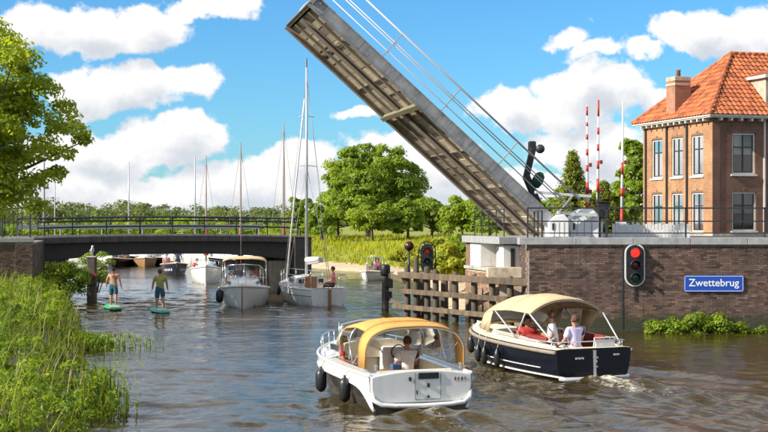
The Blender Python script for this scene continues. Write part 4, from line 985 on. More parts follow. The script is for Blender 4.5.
# chimney
cx, cy = .3, 3.7
zc = e0 - .15
ch = MB().box((cx, cy, e0 + 1.08), (.86, .86, 1.94)).build('chimney', brick_tex('chimney_brick', 1, (.36, .14, .07), (.26, .10, .06), (.36, .28, .2)), t)
MB().box((cx, cy, zc + 2.02), (.92, .92, .12)).build('chimney_band', M['pale_stone'], ch, bevel=.01)
MB().box((cx, cy, zc + 2.30), (.90, .90, .22)).build('chimney_cap', M['pale_stone'], ch, bevel=.02)
MB().lathe([(.12, 0), (.10, .28), (.12, .30), (.12, .36)], (cx, cy, zc + 2.41), 10).build('chimney_pot', M['brick_warm'], ch, True)
MB().add([(cx + .45, cy - .55, zc + 1.42), (cx + .45, cy + .55, zc + 1.42), (cx + .85, cy + .5, zc + 1.80), (cx + .85, cy - .5, zc + 1.80)], [(0, 1, 2, 3)]).build('lead_flashing', M['galv'], ch, solid=.02)
# dormer
dz = e0 + .72; dy = .25
dm = MB().bb(dorm[0], dorm[1], dy, dy + 1.9, dz - .3, dz + 1.25).build('dormer', M['pale_stone'], rf)
MB().bb(dorm[0] - .18, dorm[1] + .18, dy - .22, dy + 2.6, dz + 1.255, dz + 1.40).build('dormer_cornice', M['window_white'], dm, bevel=.02)
MB().bb(dorm[0] + .78, dorm[1] - .28, dy - .05, dy - .004, dz + .0, dz + 1.12).build('dormer_frame', M['window_white'], dm)
MB().bb(dorm[0] + .90, dorm[1] - .40, dy - .062, dy - .052, dz + .12, dz + 1.0).build('dormer_pane', M['window_dark'], dm)
b = MB(); b.prism([(dorm[0] - .1, dy - .15, dz + 1.405), (dorm[1] + .1, dy - .15, dz + 1.405), ((dorm[0] + dorm[1]) / 2, dy - .15, dz + 1.85)], (0, 2.6, 0)); b.build('dormer_roof', M['tile'], dm)

# ------------------------------------------------------------------ traffic light and name sign on the quay wall
def rounded_plate(x, z, w, h, y0, y1, r, n=8):
    pts = []
    for cx_, cz_, a0 in ((w / 2 - r, h / 2 - r, 0), (-w / 2 + r, h / 2 - r, 90), (-w / 2 + r, -h / 2 + r, 180), (w / 2 - r, -h / 2 + r, 270)):
        for i in range(n + 1):
            a = R(a0 + 90 * i / n); pts.append((x + cx_ + r * math.cos(a), y0, z + cz_ + r * math.sin(a)))
    return MB().prism(pts, (0, y1 - y0, 0))
tl = at(634.5, 265, QY); yq = QY - .1
t = thing('traffic_light', 'black oval canal traffic light showing red on the quay wall', 'traffic light', (tl.x, yq, tl.z))
rounded_plate(tl.x, tl.z, .72, 1.52, yq + .02, yq + .07, .35).build('border', M['white_paint'], t, world=True)
rounded_plate(tl.x, tl.z, .62, 1.42, yq - .02, yq + .018, .30).build('back_board', M['black'], t, world=True)
for i, (z, m) in enumerate(((.44, 'red_on'), (0, 'lamp_off_red'), (-.44, 'lamp_off_green'))):
    rot = Matrix.Rotation(R(90), 3, 'X')
    l = MB().lathe([(.17, 0), (.15, .02), (.09, .035), (.01, .04)], (tl.x, yq - .022, tl.z + z), 16, rot).build('lamp', M[m], t, True, world=True)
    hd = MB(); rows = []
    for k_ in range(11):
        a = R(-15 + 210 * k_ / 10); rows.append([(tl.x + .185 * math.cos(a), yq - .022, tl.z + z + .185 * math.sin(a)), (tl.x + .195 * math.cos(a), yq - .25, tl.z + z + .195 * math.sin(a) - .03)])
    hd.grid(rows).build('hood', M['black'], t, True, world=True, solid=.012)
MB().bb(tl.x - .03, tl.x + .03, yq + .03, yq + .11, tl.z + .76, tl.z + .92).build('bracket', M['black'], t, world=True)
MB().bb(tl.x - .02, tl.x + .02, yq + .05, yq + .1, tl.z - 1.25, tl.z - .76).build('conduit', M['dark_rail'], t, world=True)

def text(name, s, size, m, parent, loc, rot, ext=.004):
    c = bpy.data.curves.new(name, 'FONT'); c.body = s; c.size = size; c.align_x = 'CENTER'; c.align_y = 'CENTER'; c.extrude = ext; c.resolution_u = 3; c.offset = .006 * size
    o = bpy.data.objects.new(name, c); col.objects.link(o); bpy.context.view_layer.update()
    me = bpy.data.meshes.new_from_object(o.evaluated_get(bpy.context.evaluated_depsgraph_get())); bpy.data.objects.remove(o)
    me.materials.clear(); me.materials.append(m); q = bpy.data.objects.new(name, me); col.objects.link(q); q.parent = parent; q.location = loc; q.rotation_euler = rot; return q
sg = at(713.5, 283.5, QY)
t = thing('name_sign', 'blue sign with white lettering Zwettebrug on the brick quay wall', 'sign', (sg.x, QY - .05, sg.z))
rounded_plate(0, 0, 2.10, .58, -.012, .02, .05).build('plate', M['blue_sign'], t)
for (x0, x1, z0, z1) in ((-1.02, 1.02, .255, .27), (-1.02, 1.02, -.27, -.255), (-1.035, -1.02, -.24, .24), (1.02, 1.035, -.24, .24)): MB().bb(x0, x1, -.016, -.0125, z0, z1).build('border', M['white_letter'], t)
text('lettering', 'Zwettebrug', .37, M['white_letter'], t, (0, -.018, .02), (R(90), 0, 0))

# ------------------------------------------------------------------ timber guide fence in front of the abutment
g0, g1 = Vector((wp(403, 58), 58.0, 0)), Vector((wp(536, 50.2), 50.2, 0))
t = thing('guide_fence', 'weathered timber guide fence of piles and long beams before the abutment', 'fence', g0)
def on(x):                                               # point of the fence line seen at photo column x
    f = (x - 384) / F; d = g1 - g0; s = (f * g0.y - g0.x) / (d.x - f * d.y); return g0 + d * s
fd_ = (g1 - g0).normalized(); fn_ = Vector((fd_.y, -fd_.x, 0))
def beam(xa, xb, z, w, h, off):
    a, b_ = on(xa), on(xb); k_ = max(1, round((b_ - a).length / 3.4))
    for i in range(k_):
        p, q = a.lerp(b_, i / k_) + fn_ * off, a.lerp(b_, (i + 1) / k_) + fn_ * off; p.z = q.z = z; q = p.lerp(q, .996)
        MB().bar(p, q, w, h, tint=random.random()).build('beam', M['timber'], t, world=True, bevel=.02, tint=True)
beam(402, 538, 1.72, .18, .25, .14); beam(404, 512, 1.05, .15, .20, .14); beam(396, 520, .40, .15, .20, .14)
for i, x in enumerate((407, 416, 427, 435.5, 455, 474, 492, 510)):
    p = on(x - 2.5) - fn_ * .12; hh = (2.15, 2.45, 2.1, 2.0, 1.95, 1.9, 1.9, 1.9)[i]
    m = MB(); m.tube([(p.x, p.y, -1.2), (p.x + .02, p.y, .6), (p.x, p.y, hh - .08), (p.x, p.y, hh)], [.14, .135, .125, .08], 10, tint=random.random()); m.build('pile', M['pile'], t, True, world=True, tint=True)
for x in (421, 444):
    p = on(x - 15) - fn_ * .75; m = MB(); m.tube([(p.x, p.y, -1.2), (p.x, p.y, 1.6), (p.x, p.y, 1.66)], [.16, .15, .10], 8, tint=random.random()); m.build('pile', M['pile'], t, True, world=True, tint=True)
pp = at(385.3, 311, wl(309)); pp.z = 0
t = thing('mooring_pile', 'lone black capped mooring pile left of the timber guide fence', 'pile', pp)
m = MB(); m.tube([(pp.x, pp.y, -1.2), (pp.x, pp.y, 1.55)], .17, 10, tint=.4); m.build('pile_shaft', M['pile'], t, True, world=True, tint=True)
m = MB(); m.lathe([(.20, 0), (.22, .05), (.22, .42), (.17, .5)], (pp.x, pp.y, 1.5), 12); m.build('pile_cap', M['black'], t, True, world=True)
m = MB(); m.box((pp.x + .16, pp.y, 1.2), (.36, .4, .5)); m.box((pp.x + .14, pp.y, .62), (.32, .36, .34)); m.build('rubbing_block', M['black'], t, world=True, bevel=.03)
m = MB(); m.bar((pp.x + .2, pp.y - .1, 1.50), (on(404).x, on(404).y - .1, 1.50), .14, .2, tint=.6); m.build('link_beam', M['timber'], t, world=True, tint=True)
m = MB(); m.bar((pp.x + .2, pp.y - .1, .46), (on(404).x, on(404).y - .1, .40), .1, .12, tint=.6); m.build('link_beam', M['timber'], t, world=True, tint=True)

# signals standing behind the fence
s1 = at(409, 222, 60)
t = thing('round_signal', 'round dark red reflector signal on a thin pole behind the guide fence', 'signal', (s1.x, s1.y, 0))
zz = at(409, 246, s1.y).z
MB().tube([(s1.x, s1.y, -.8), (s1.x, s1.y, zz)], .045, 8).build('pole', M['dark_rail'], t, True, world=True)
MB().lathe([(.19, -.05), (.21, 0), (.19, .05), (.12, .1)], (s1.x, s1.y - .08, zz), 16, Matrix.Rotation(R(90), 3, 'X')).build('disc', M['black'], t, True, world=True)
MB().lathe([(.13, 0), (.12, .03), (.03, .05)], (s1.x, s1.y - .18, zz), 14, Matrix.Rotation(R(90), 3, 'X')).build('lens', M['lamp_off_red'], t, True, world=True)
s2 = at(427, 222, 58.6); z2 = at(427, 258, s2.y).z
t = thing('channel_signal', 'black arched signal board with one red lamp behind the guide fence', 'signal', (s2.x, s2.y, 0))
MB().bar((s2.x, s2.y, -.8), (s2.x, s2.y, z2 - .55), .1, .1).build('pole', M['dark_rail'], t, world=True)
rounded_plate(s2.x, z2, .52, 1.15, s2.y - .03, s2.y + .03, .25).build('board', M['black'], t, world=True)
MB().tube([(s2.x - .36, s2.y, z2 - .5), (s2.x - .36, s2.y, z2 + .35), (s2.x - .22, s2.y, z2 + .62), (s2.x, s2.y, z2 + .7), (s2.x + .22, s2.y, z2 + .62), (s2.x + .36, s2.y, z2 + .35), (s2.x + .36, s2.y, z2 - .5)], .03, 6).build('guard_hoop', M['dark_rail'], t, True, world=True)
for z, m_ in ((.28, 'red_dim'), (-.15, 'lamp_off_green')):
    MB().lathe([(.12, 0), (.11, .03), (.03, .05)], (s2.x, s2.y - .035, z2 + z), 14, Matrix.Rotation(R(90), 3, 'X')).build('lamp', M[m_], t, True, world=True)
    rows = []
    for k_ in range(9):
        a = R(200 * k_ / 8 - 10); rows.append([(s2.x + .135 * math.cos(a), s2.y - .035, z2 + z + .135 * math.sin(a)), (s2.x + .18 * math.cos(a), s2.y - .22, z2 + z + .18 * math.sin(a) - .02)])
    MB().grid(rows).build('hood', M['black'], t, True, world=True, solid=.01)

# pile with a gull, left channel
p3 = at(92, 300, wl(301)); p3.z = 0
t = thing('channel_pile', 'square weathered channel pile under the bridge with a gull on top', 'pile', p3)
m = MB(); m.box((p3.x, p3.y, .5), (.44, .44, 3.3), tint=.5); m.build('pile_shaft', M['pile'], t, world=True, bevel=.06, tint=True)
m = MB(); m.box((p3.x, p3.y, 2.18), (.5, .5, .08)); m.build('pile_cap', M['concrete'], t, world=True, bevel=.02)
m = MB(); m.box((p3.x + .18, p3.y - .25, 1.25), (.22, .04, .24)); m.build('red_plate', M['dark_red'], t, world=True)
m = MB(); m.bar((p3.x - .9, p3.y - .2, .85), (p3.x + .3, p3.y - .27, .85), .05, .06); m.build('cross_bar', M['pile'], t, world=True)
t = thing('gull', 'small grey white gull perched on top of the channel pile', 'bird', (p3.x, p3.y, 2.22))
m = MB(); m.tube([(-.26, 0, .16), (-.12, 0, .2), (.02, 0, .26), (.12, 0, .33), (.15, 0, .42), (.17, 0, .47), (.23, 0, .47), (.28, 0, .455)], [.02, .07, .10, .085, .055, .06, .045, .008], 10)
m.tube([(.02, .04, 0), (.01, .03, .18)], .012, 5); m.tube([(.02, -.04, 0), (.01, -.03, .18)], .012, 5); m.build('body', M['gull'], t, True)
for s in (-1, 1):
    m = MB(); m.grid([[(.1, s * .085, .33), (.08, s * .105, .24)], [(-.1, s * .1, .27), (-.1, s * .1, .19)], [(-.32, s * .03, .19), (-.3, s * .03, .17)]]); m.build('wing', M['grey_cloth'], t, True, solid=.012)
t.rotation_euler.z = R(-70)
# ------------------------------------------------------------------ people
def skin_mesh(name, verts, edges, radii, root, m, parent, sub=1, post=None):
    me = bpy.data.meshes.new(name); me.from_pydata([tuple(v) for v in verts], edges, [])
    o = bpy.data.objects.new(name, me); col.objects.link(o)
    o.modifiers.new('skin', 'SKIN').use_smooth_shade = True
    sv = me.skin_vertices[0].data
    for i, r in enumerate(radii): sv[i].radius = (r, r) if not isinstance(r, tuple) else r
    for i in range(len(radii)): sv[i].use_root = (i == root)
    if sub: md = o.modifiers.new('sub', 'SUBSURF'); md.levels = md.render_levels = sub
    bpy.context.view_layer.update()
    nm = bpy.data.meshes.new_from_object(o.evaluated_get(bpy.context.evaluated_depsgraph_get()))
    bpy.data.objects.remove(o); bpy.data.meshes.remove(me)
    if post: post(nm)
    nm.name = name; nm.materials.clear(); nm.materials.append(m); nm.shade_smooth()
    q = bpy.data.objects.new(name, nm); col.objects.link(q); q.parent = parent; return q

M['lavender'] = mat('lavender', (.62, .56, .78), .85, var=.08); M['teal_cloth'] = mat('teal_cloth', (.02, .10, .14), .85)
M['white_cloth'] = mat('white_cloth', (.72, .68, .66), .85); M['olive_vest'] = mat('olive_vest', (.34, .32, .08), .85, var=.15)
M['red_cloth'] = mat('red_cloth', (.55, .05, .04), .85); M['dark_cloth'] = mat('dark_cloth', (.03, .035, .05), .85); M['blue_cloth'] = mat('blue_cloth', (.05, .09, .20), .85)
M['pink_cloth'] = mat('pink_cloth', (.62, .20, .20), .85); M['eye'] = mat('eye', (.02, .015, .01), .2); M['lip'] = mat('lip', (.40, .12, .10), .5)
CLOTH = ['red_cloth', 'white_cloth', 'blue_cloth', 'pink_cloth', 'dark_cloth', 'lavender']

def person(label, loc, rz, pose='stand', top=None, bottom='dark_cloth', hair='hair_brown', arms=None, lean=0., scale=1., bun=False, fingers=True, turn=0.):
    """one continuous body facing local +x; clothing and hair are children. loc is the support point (ground or seat)"""
    t = thing('person', label, 'person', loc, rz); t.scale = (scale,) * 3
    V, E, Rd_ = [], [], []
    def add(p, r, parent=None):
        V.append(Vector(p)); Rd_.append(r); i = len(V) - 1
        if parent is not None: E.append((parent, i))
        return i
    sit = pose == 'sit'; z0 = .13 if sit else .93
    S = lambda z, x=0: (x + math.sin(lean) * (z), 0, z0 + math.cos(lean) * z)
    pel = add(S(0), .140); wai = add(S(.18), .132, pel); che = add(S(.36), .156, wai); nb = add(S(.50), .075, che); nk = add(S(.58), .055, nb)
    hx = S(0)[0]; hp = Vector(S(.58)); hd1 = add(hp + Vector((.015, 0, .09)), .086, nk); hd2 = add(hp + Vector((.01, 0, .17)), .092, hd1); add(hp + Vector((0, 0, .235)), .062, hd2)
    headc = hp + Vector((.008, 0, .14))
    legs, arm_i = [], []
    for s in (1, -1):
        h = add((hx, s * .105, z0 - .04), .115, pel)
        if sit: k = add((hx + .43, s * .13, z0 - .03), .066, h); a = add((hx + .44, s * .13, z0 - .44), .042, k); f = add((hx + .60, s * .15, z0 - .49), .035, a)
        else: k = add((hx + .03 + s * .05, s * .125, .49), .082, h); cf = add((hx - .01 + s * .07, s * .135, .32), .078, k); a = add((hx - .01 + s * .09, s * .14, .085), .048, cf); f = add((hx + .15 + s * .09, s * .165, .035), .036, a)
        legs.append((h, k, a))
        sh = add(Vector(S(.47)) + Vector((0, s * .20, 0)), .080, che)
        dflt = [(0, s * .27, .21), (.06, s * .29, -.02)] if not sit else [(.05, s * .27, .2), (.28, s * .2, .12)]
        A = arms[0 if s == 1 else 1] if arms else dflt
        el = add(Vector((hx, 0, z0)) + Vector(A[0]), .055, sh); wr = add(Vector((hx, 0, z0)) + Vector(A[1]), .036, el)
        d = (V[wr] - V[el]).normalized(); pm = add(V[wr] + d * .075, .034, wr); sd = d.cross(Vector((0, 1, 0)))
        if sd.length < .1: sd = Vector((1, 0, 0))
        sd.normalize()
        if fingers:
            cu = d.cross(sd) * (-s * .35)
            for q, L_ in ((-1.4, .07), (-.5, .085), (.4, .08), (1.3, .062)):
                k1 = add(V[pm] + d * .035 + sd * (q * .019), .0095, pm); k2 = add(V[k1] + (d + cu) * L_ * .5, .009, k1); add(V[k2] + (d + cu * 2.4).normalized() * L_ * .45, .008, k2)
            th1 = add(V[wr] + d * .035 - sd * .042, .011, wr); add(V[th1] + (d * .9 - sd * .35).normalized() * .055, .009, th1)
        arm_i.append((sh, el, wr))
    def face(me):
        for v in me.vertices:
            q = v.co - headc
            if q.length < .16 and q.x > .05:
                if abs(q.y) < .022 and -.05 < q.z < .03: v.co.x += .022 * (1 - abs(q.y) / .022) * (1 if q.z < -.01 else .5)
                elif abs(abs(q.y) - .035) < .02 and 0 < q.z < .035: v.co.x -= .006
    skin_mesh('body', V, E, Rd_, pel, M['skin'], t, 1, face)
    hrot = Matrix.Rotation(turn, 3, 'Z')
    m = MB(); rows = []
    for i in range(7):
        a = R(-28 + 118 * i / 6); rows.append([headc + hrot @ Vector((-.012 + .108 * math.cos(a) * math.cos(2 * math.pi * j / 14) * (1 if math.cos(2 * math.pi * j / 14) < .3 else (.97 if i > 2 else .55)), .094 * math.cos(a) * math.sin(2 * math.pi * j / 14), .012 + .118 * math.sin(a) * (1 if math.cos(2 * math.pi * j / 14) < .3 or i > 2 else -.2))) for j in range(14)])
    m.grid(rows, closed=True); m.add([rows[-1][j] for j in range(14)], [tuple(range(14))])
    if bun: m.lathe([(.01, -.05), (.05, -.03), (.06, 0), (.04, .05), (.01, .06)], headc + Vector((-.06, 0, .14)), 10)
    m.build('hair', M[hair], t, True, solid=.016)
    for s in (1, -1):
        m = MB(); m.lathe([(.004, -.03), (.014, -.012), (.016, .012), (.006, .03)], headc + hrot @ Vector((-.005, s * .092, -.01)), 7); m.build('ear', M['skin'], t, True)
        m = MB(); m.lathe([(.003, -.009), (.010, 0), (.003, .009)], headc + hrot @ Vector((.088, s * .034, .016)), 7); m.build('eye', M['eye'], t, True)
    m = MB(); m.bar(headc + hrot @ Vector((.088, -.024, -.058)), headc + hrot @ Vector((.088, .024, -.058)), .012, .012); m.build('mouth', M['lip'], t)
    if top:
        cv = [V[pel] + Vector((0, 0, -.14)), V[wai], V[che], V[nb]]; ce = [(0, 1), (1, 2), (2, 3)]; cr = [.170, .162, .186, .10]
        for (sh, el, wr) in arm_i:
            i = len(cv); cv += [V[sh], V[sh].lerp(V[el], .78)]; ce += [(2, i), (i, i + 1)]; cr += [.105, .080]
        skin_mesh('shirt', cv, ce, cr, 0, M[top], t, 1)
    cv = [V[wai].lerp(V[pel], .15), V[pel]]; ce = [(0, 1)]; cr = [.155, .168]
    for (h, k, a) in legs:
        i = len(cv); end = V[h].lerp(V[k], 1.08); cv += [V[h], V[h].lerp(V[k], .5), end]; ce += [(1, i), (i, i + 1), (i + 1, i + 2)]; cr += [.138, .122, .112]
    skin_mesh('shorts', cv, ce, cr, 1, M[bottom], t, 1)
    return t

def sup_board(label, x, y, rz, m):
    t = thing('paddle_board', label, 'paddle board', (x, y, .0), rz)
    rows = []
    for i in range(17):
        f = i / 16; xx = -1.6 + 3.2 * f; w = .40 * (max(0, 1 - abs(2 * f - 1.0) ** 2.6)) ** .6 + .02; rk = .05 * max(0, f - .72) ** 1.5 * 6
        rows.append([(xx, w * math.cos(a), .05 + rk + .06 * math.sin(a) * (1 if True else 0)) for a in [2 * math.pi * j / 12 for j in range(12)]])
    b = MB(); b.grid(rows, closed=True); b.add(rows[0], [tuple(range(12))]); b.add(rows[-1], [tuple(range(12))]); b.build('board', m, t, True)
    b = MB(); b.bb(-1.1, .5, -.22, .22, .108, .116); b.build('deck_pad', M['grey_cloth'], t)
    b = MB(); b.prism([(-1.4, -.006, 0), (-1.15, -.006, 0), (-1.35, -.006, -.2)], (0, .012, 0)); b.build('fin', M['black'], t)

def up(x0, y0): d = wl(y0); p = at(x0, y0, d); return p.x, d
x, y = up(113.5, 308); sup_board('green paddle board under the bare backed man nearer the bank', x, y, R(106), M['sup_green'])
person('bare backed man in teal shorts standing on the green board near the bank', (x, y, .12), R(85), 'stand', None, 'teal_cloth', 'hair_dark', arms=[((-.03, .30, .24), (.04, .34, .0)), ((-.03, -.30, .24), (.04, -.34, .0))], scale=.98)
x, y = up(160, 311.5); sup_board('turquoise paddle board under the man in the olive vest', x, y, R(104), M['sup'])
person('man in olive vest and teal shorts standing on the turquoise board', (x, y, .12), R(100), 'stand', 'olive_vest', 'teal_cloth', 'hair_ginger', arms=[((-.02, .29, .24), (.05, .33, .0)), ((-.02, -.29, .24), (.05, -.33, .0))], scale=.98)

# ------------------------------------------------------------------ boats
class Hull:
    """x forward from the transom, y to port, z up from the waterline"""
    def __init__(s, L, B, fb0, fb1, draft=.35, tr=.86, rake=.7, box=.42, peak=.4, bowpow=2.3, sheerpow=1.8):
        s.__dict__.update(L=L, B=B, fb0=fb0, fb1=fb1, draft=draft, tr=tr, rake=rake, box=box, peak=peak, bowpow=bowpow, sheerpow=sheerpow)
    def hb(s, t):
        if t < s.peak: f = s.tr + (1 - s.tr) * math.sin(t / s.peak * math.pi / 2)
        else: f = max(0, 1 - ((t - s.peak) / (1 - s.peak)) ** s.bowpow)
        return s.B / 2 * f
    def zs(s, t): return s.fb0 + (s.fb1 - s.fb0) * t ** s.sheerpow
    def P(s, t, q, side, off=0.):
        a = q * math.pi / 2; pw = s.box + (1.0 - s.box) * max(0, t - .35) / .65 * .9
        y = s.hb(t) * max(0, math.cos(a)) ** pw + off; zk = -s.draft * (1 - max(0, t - .6) / .4 * .35)
        z = s.zs(t) + (zk - s.zs(t)) * math.sin(a) ** 1.15
        return Vector((t * s.L - s.rake * q * max(0, t) ** 4 + (.12 * q if t < 1e-6 else 0) * 0, side * y, z))
    def ts(s, n, a=0., b=1.): return [a + (b - a) * (1 - (1 - i / n) ** 1.3) for i in range(n + 1)]
    def skin(s, q0, q1, name, m, parent, off=0., n=26, k=9, transom=False):
        b = MB()
        for side in (1, -1): b.grid([[s.P(t, q0 + (q1 - q0) * j / k, side, off) for j in range(k + 1)] for t in s.ts(n)])
        if transom:
            a = [s.P(0, q0 + (q1 - q0) * j / k, 1, off) for j in range(k + 1)]; c = [s.P(0, q0 + (q1 - q0) * j / k, -1, off) for j in range(k + 1)]
            for j in range(k): b.add([a[j], a[j + 1], c[j + 1], c[j]], [(0, 1, 2, 3)])
        return b.build(name, m, parent, True)
    def line(s, q, r, name, m, parent, off=0., dz=0., n=30, a=0., sides=(1, -1), b=1.):
        mb = MB(); v = Vector((0, 0, dz))
        if a == 0 and b == 1. and len(sides) == 2: mb.tube([s.P(t, q, 1, off) + v for t in s.ts(n)] + [s.P(t, q, -1, off) + v for t in s.ts(n)[::-1]], r, 6)
        else:
            for sd in sides: mb.tube([s.P(t, q, sd, off) + v for t in s.ts(n, a, b)], r, 6)
        return mb.build(name, m, parent, True)
    def deck(s, t0, t1, crown, name, m, parent, inset=.0, dz=0., n=14, k=8):
        rows = []
        for t in s.ts(n, t0, t1):
            hb_ = max(0, s.hb(t) - inset); rows.append([(t * s.L, hb_ * (1 - 2 * j / k), s.zs(t) + dz + crown * (1 - (1 - 2 * j / k) ** 2)) for j in range(k + 1)])
        b = MB(); b.grid(rows); return b.build(name, m, parent, True)
    def well(s, t0, t1, w, floor, parent, m_side, m_deck, m_floor, dz=.0, n=12, aft=.25):
        """side decks, cockpit walls and floor"""
        T = s.ts(n, t0, t1); b = MB(); c = MB(); fl = MB()
        for sd in (1, -1):
            b.grid([[(t * s.L, sd * s.hb(t), s.zs(t) + dz), (t * s.L, sd * (s.hb(t) - w), s.zs(t) + dz + .02)] for t in s.ts(n, 0, t1)])
            c.grid([[(t * s.L, sd * (s.hb(t) - w), s.zs(t) + dz + .02), (t * s.L, sd * (s.hb(t) - w - .03), floor)] for t in T])
        x0 = t0 * s.L; h0 = s.hb(t0) - w
        b.add([(0, s.hb(0) - w, s.zs(0) + dz + .02), (0, -(s.hb(0) - w), s.zs(0) + dz + .02), (x0, -h0, s.zs(t0) + dz + .02), (x0, h0, s.zs(t0) + dz + .02)], [(0, 1, 2, 3)])
        c.add([(x0, h0, s.zs(t0) + dz + .02), (x0, -h0, s.zs(t0) + dz + .02), (x0, -h0, floor), (x0, h0, floor)], [(0, 1, 2, 3)])
        x1 = t1 * s.L; h1 = s.hb(t1) - w
        c.add([(x1, h1, s.zs(t1) + dz + .02), (x1, -h1, s.zs(t1) + dz + .02), (x1, -h1, floor), (x1, h1, floor)], [(0, 1, 2, 3)])
        fl.grid([[(t * s.L, s.hb(t) - w, floor), (t * s.L, -(s.hb(t) - w), floor)] for t in T])
        b.build('side_deck', m_deck, parent); c.build('cockpit_side', m_side, parent); fl.build('cockpit_floor', m_floor, parent)

def boat_root(name, label, cat, a, v, group=None):
    return thing(name, label, cat, (a.x, a.y, 0), math.atan2(v.y, v.x), group)
def arch(x, hw, z0, zt, n=16, lean=0., pw=2.6):
    out = []
    for i in range(n + 1):
        f = -1 + 2 * i / n; a = f * math.pi / 2; y = hw * math.copysign(abs(math.sin(a)) ** .72, a); z = z0 + (zt - z0) * max(0, math.cos(a)) ** .46
        out.append(Vector((x + lean * (z - z0), y, z)))
    return out
def cushion(b, x0, x1, y0, y1, z0, z1): b.bb(x0, x1, y0, y1, z0, z1)
def fender(label, boat, H_, t, side, z=.28, r=.11, L_=.5):
    p = H_.P(t, 0, side); q = H_.P(t, .25, side, r + .03); mw = Matrix.Translation(boat.location) @ Matrix.Rotation(boat.rotation_euler.z, 4, 'Z')
    w = mw @ Vector((q.x, max(abs(q.y), abs(p.y) + r * .75) * side, z)); g_ = mw @ (p + Vector((0, 0, .03)))
    f = thing('fender', label, 'fender', w, 0, 'black fenders')
    b = MB(); b.lathe([(.02, -L_ / 2), (r * .75, -L_ / 2 + .05), (r, -L_ / 2 + .13), (r, L_ / 2 - .13), (r * .75, L_ / 2 - .05), (.03, L_ / 2), (.03, L_ / 2 + .04)], (0, 0, 0), 12); b.build('body', M['rubber'], f, True)
    b = MB(); b.tube([(0, 0, L_ / 2 + .02), tuple(g_ - w)], .012, 5); b.build('rope', M['rope'], f, True)
def rail_run(pts, r, name, m, parent, posts=None, ph=0.):
    b = MB(); b.tube(pts, r, 6); b.build(name, m, parent, True)

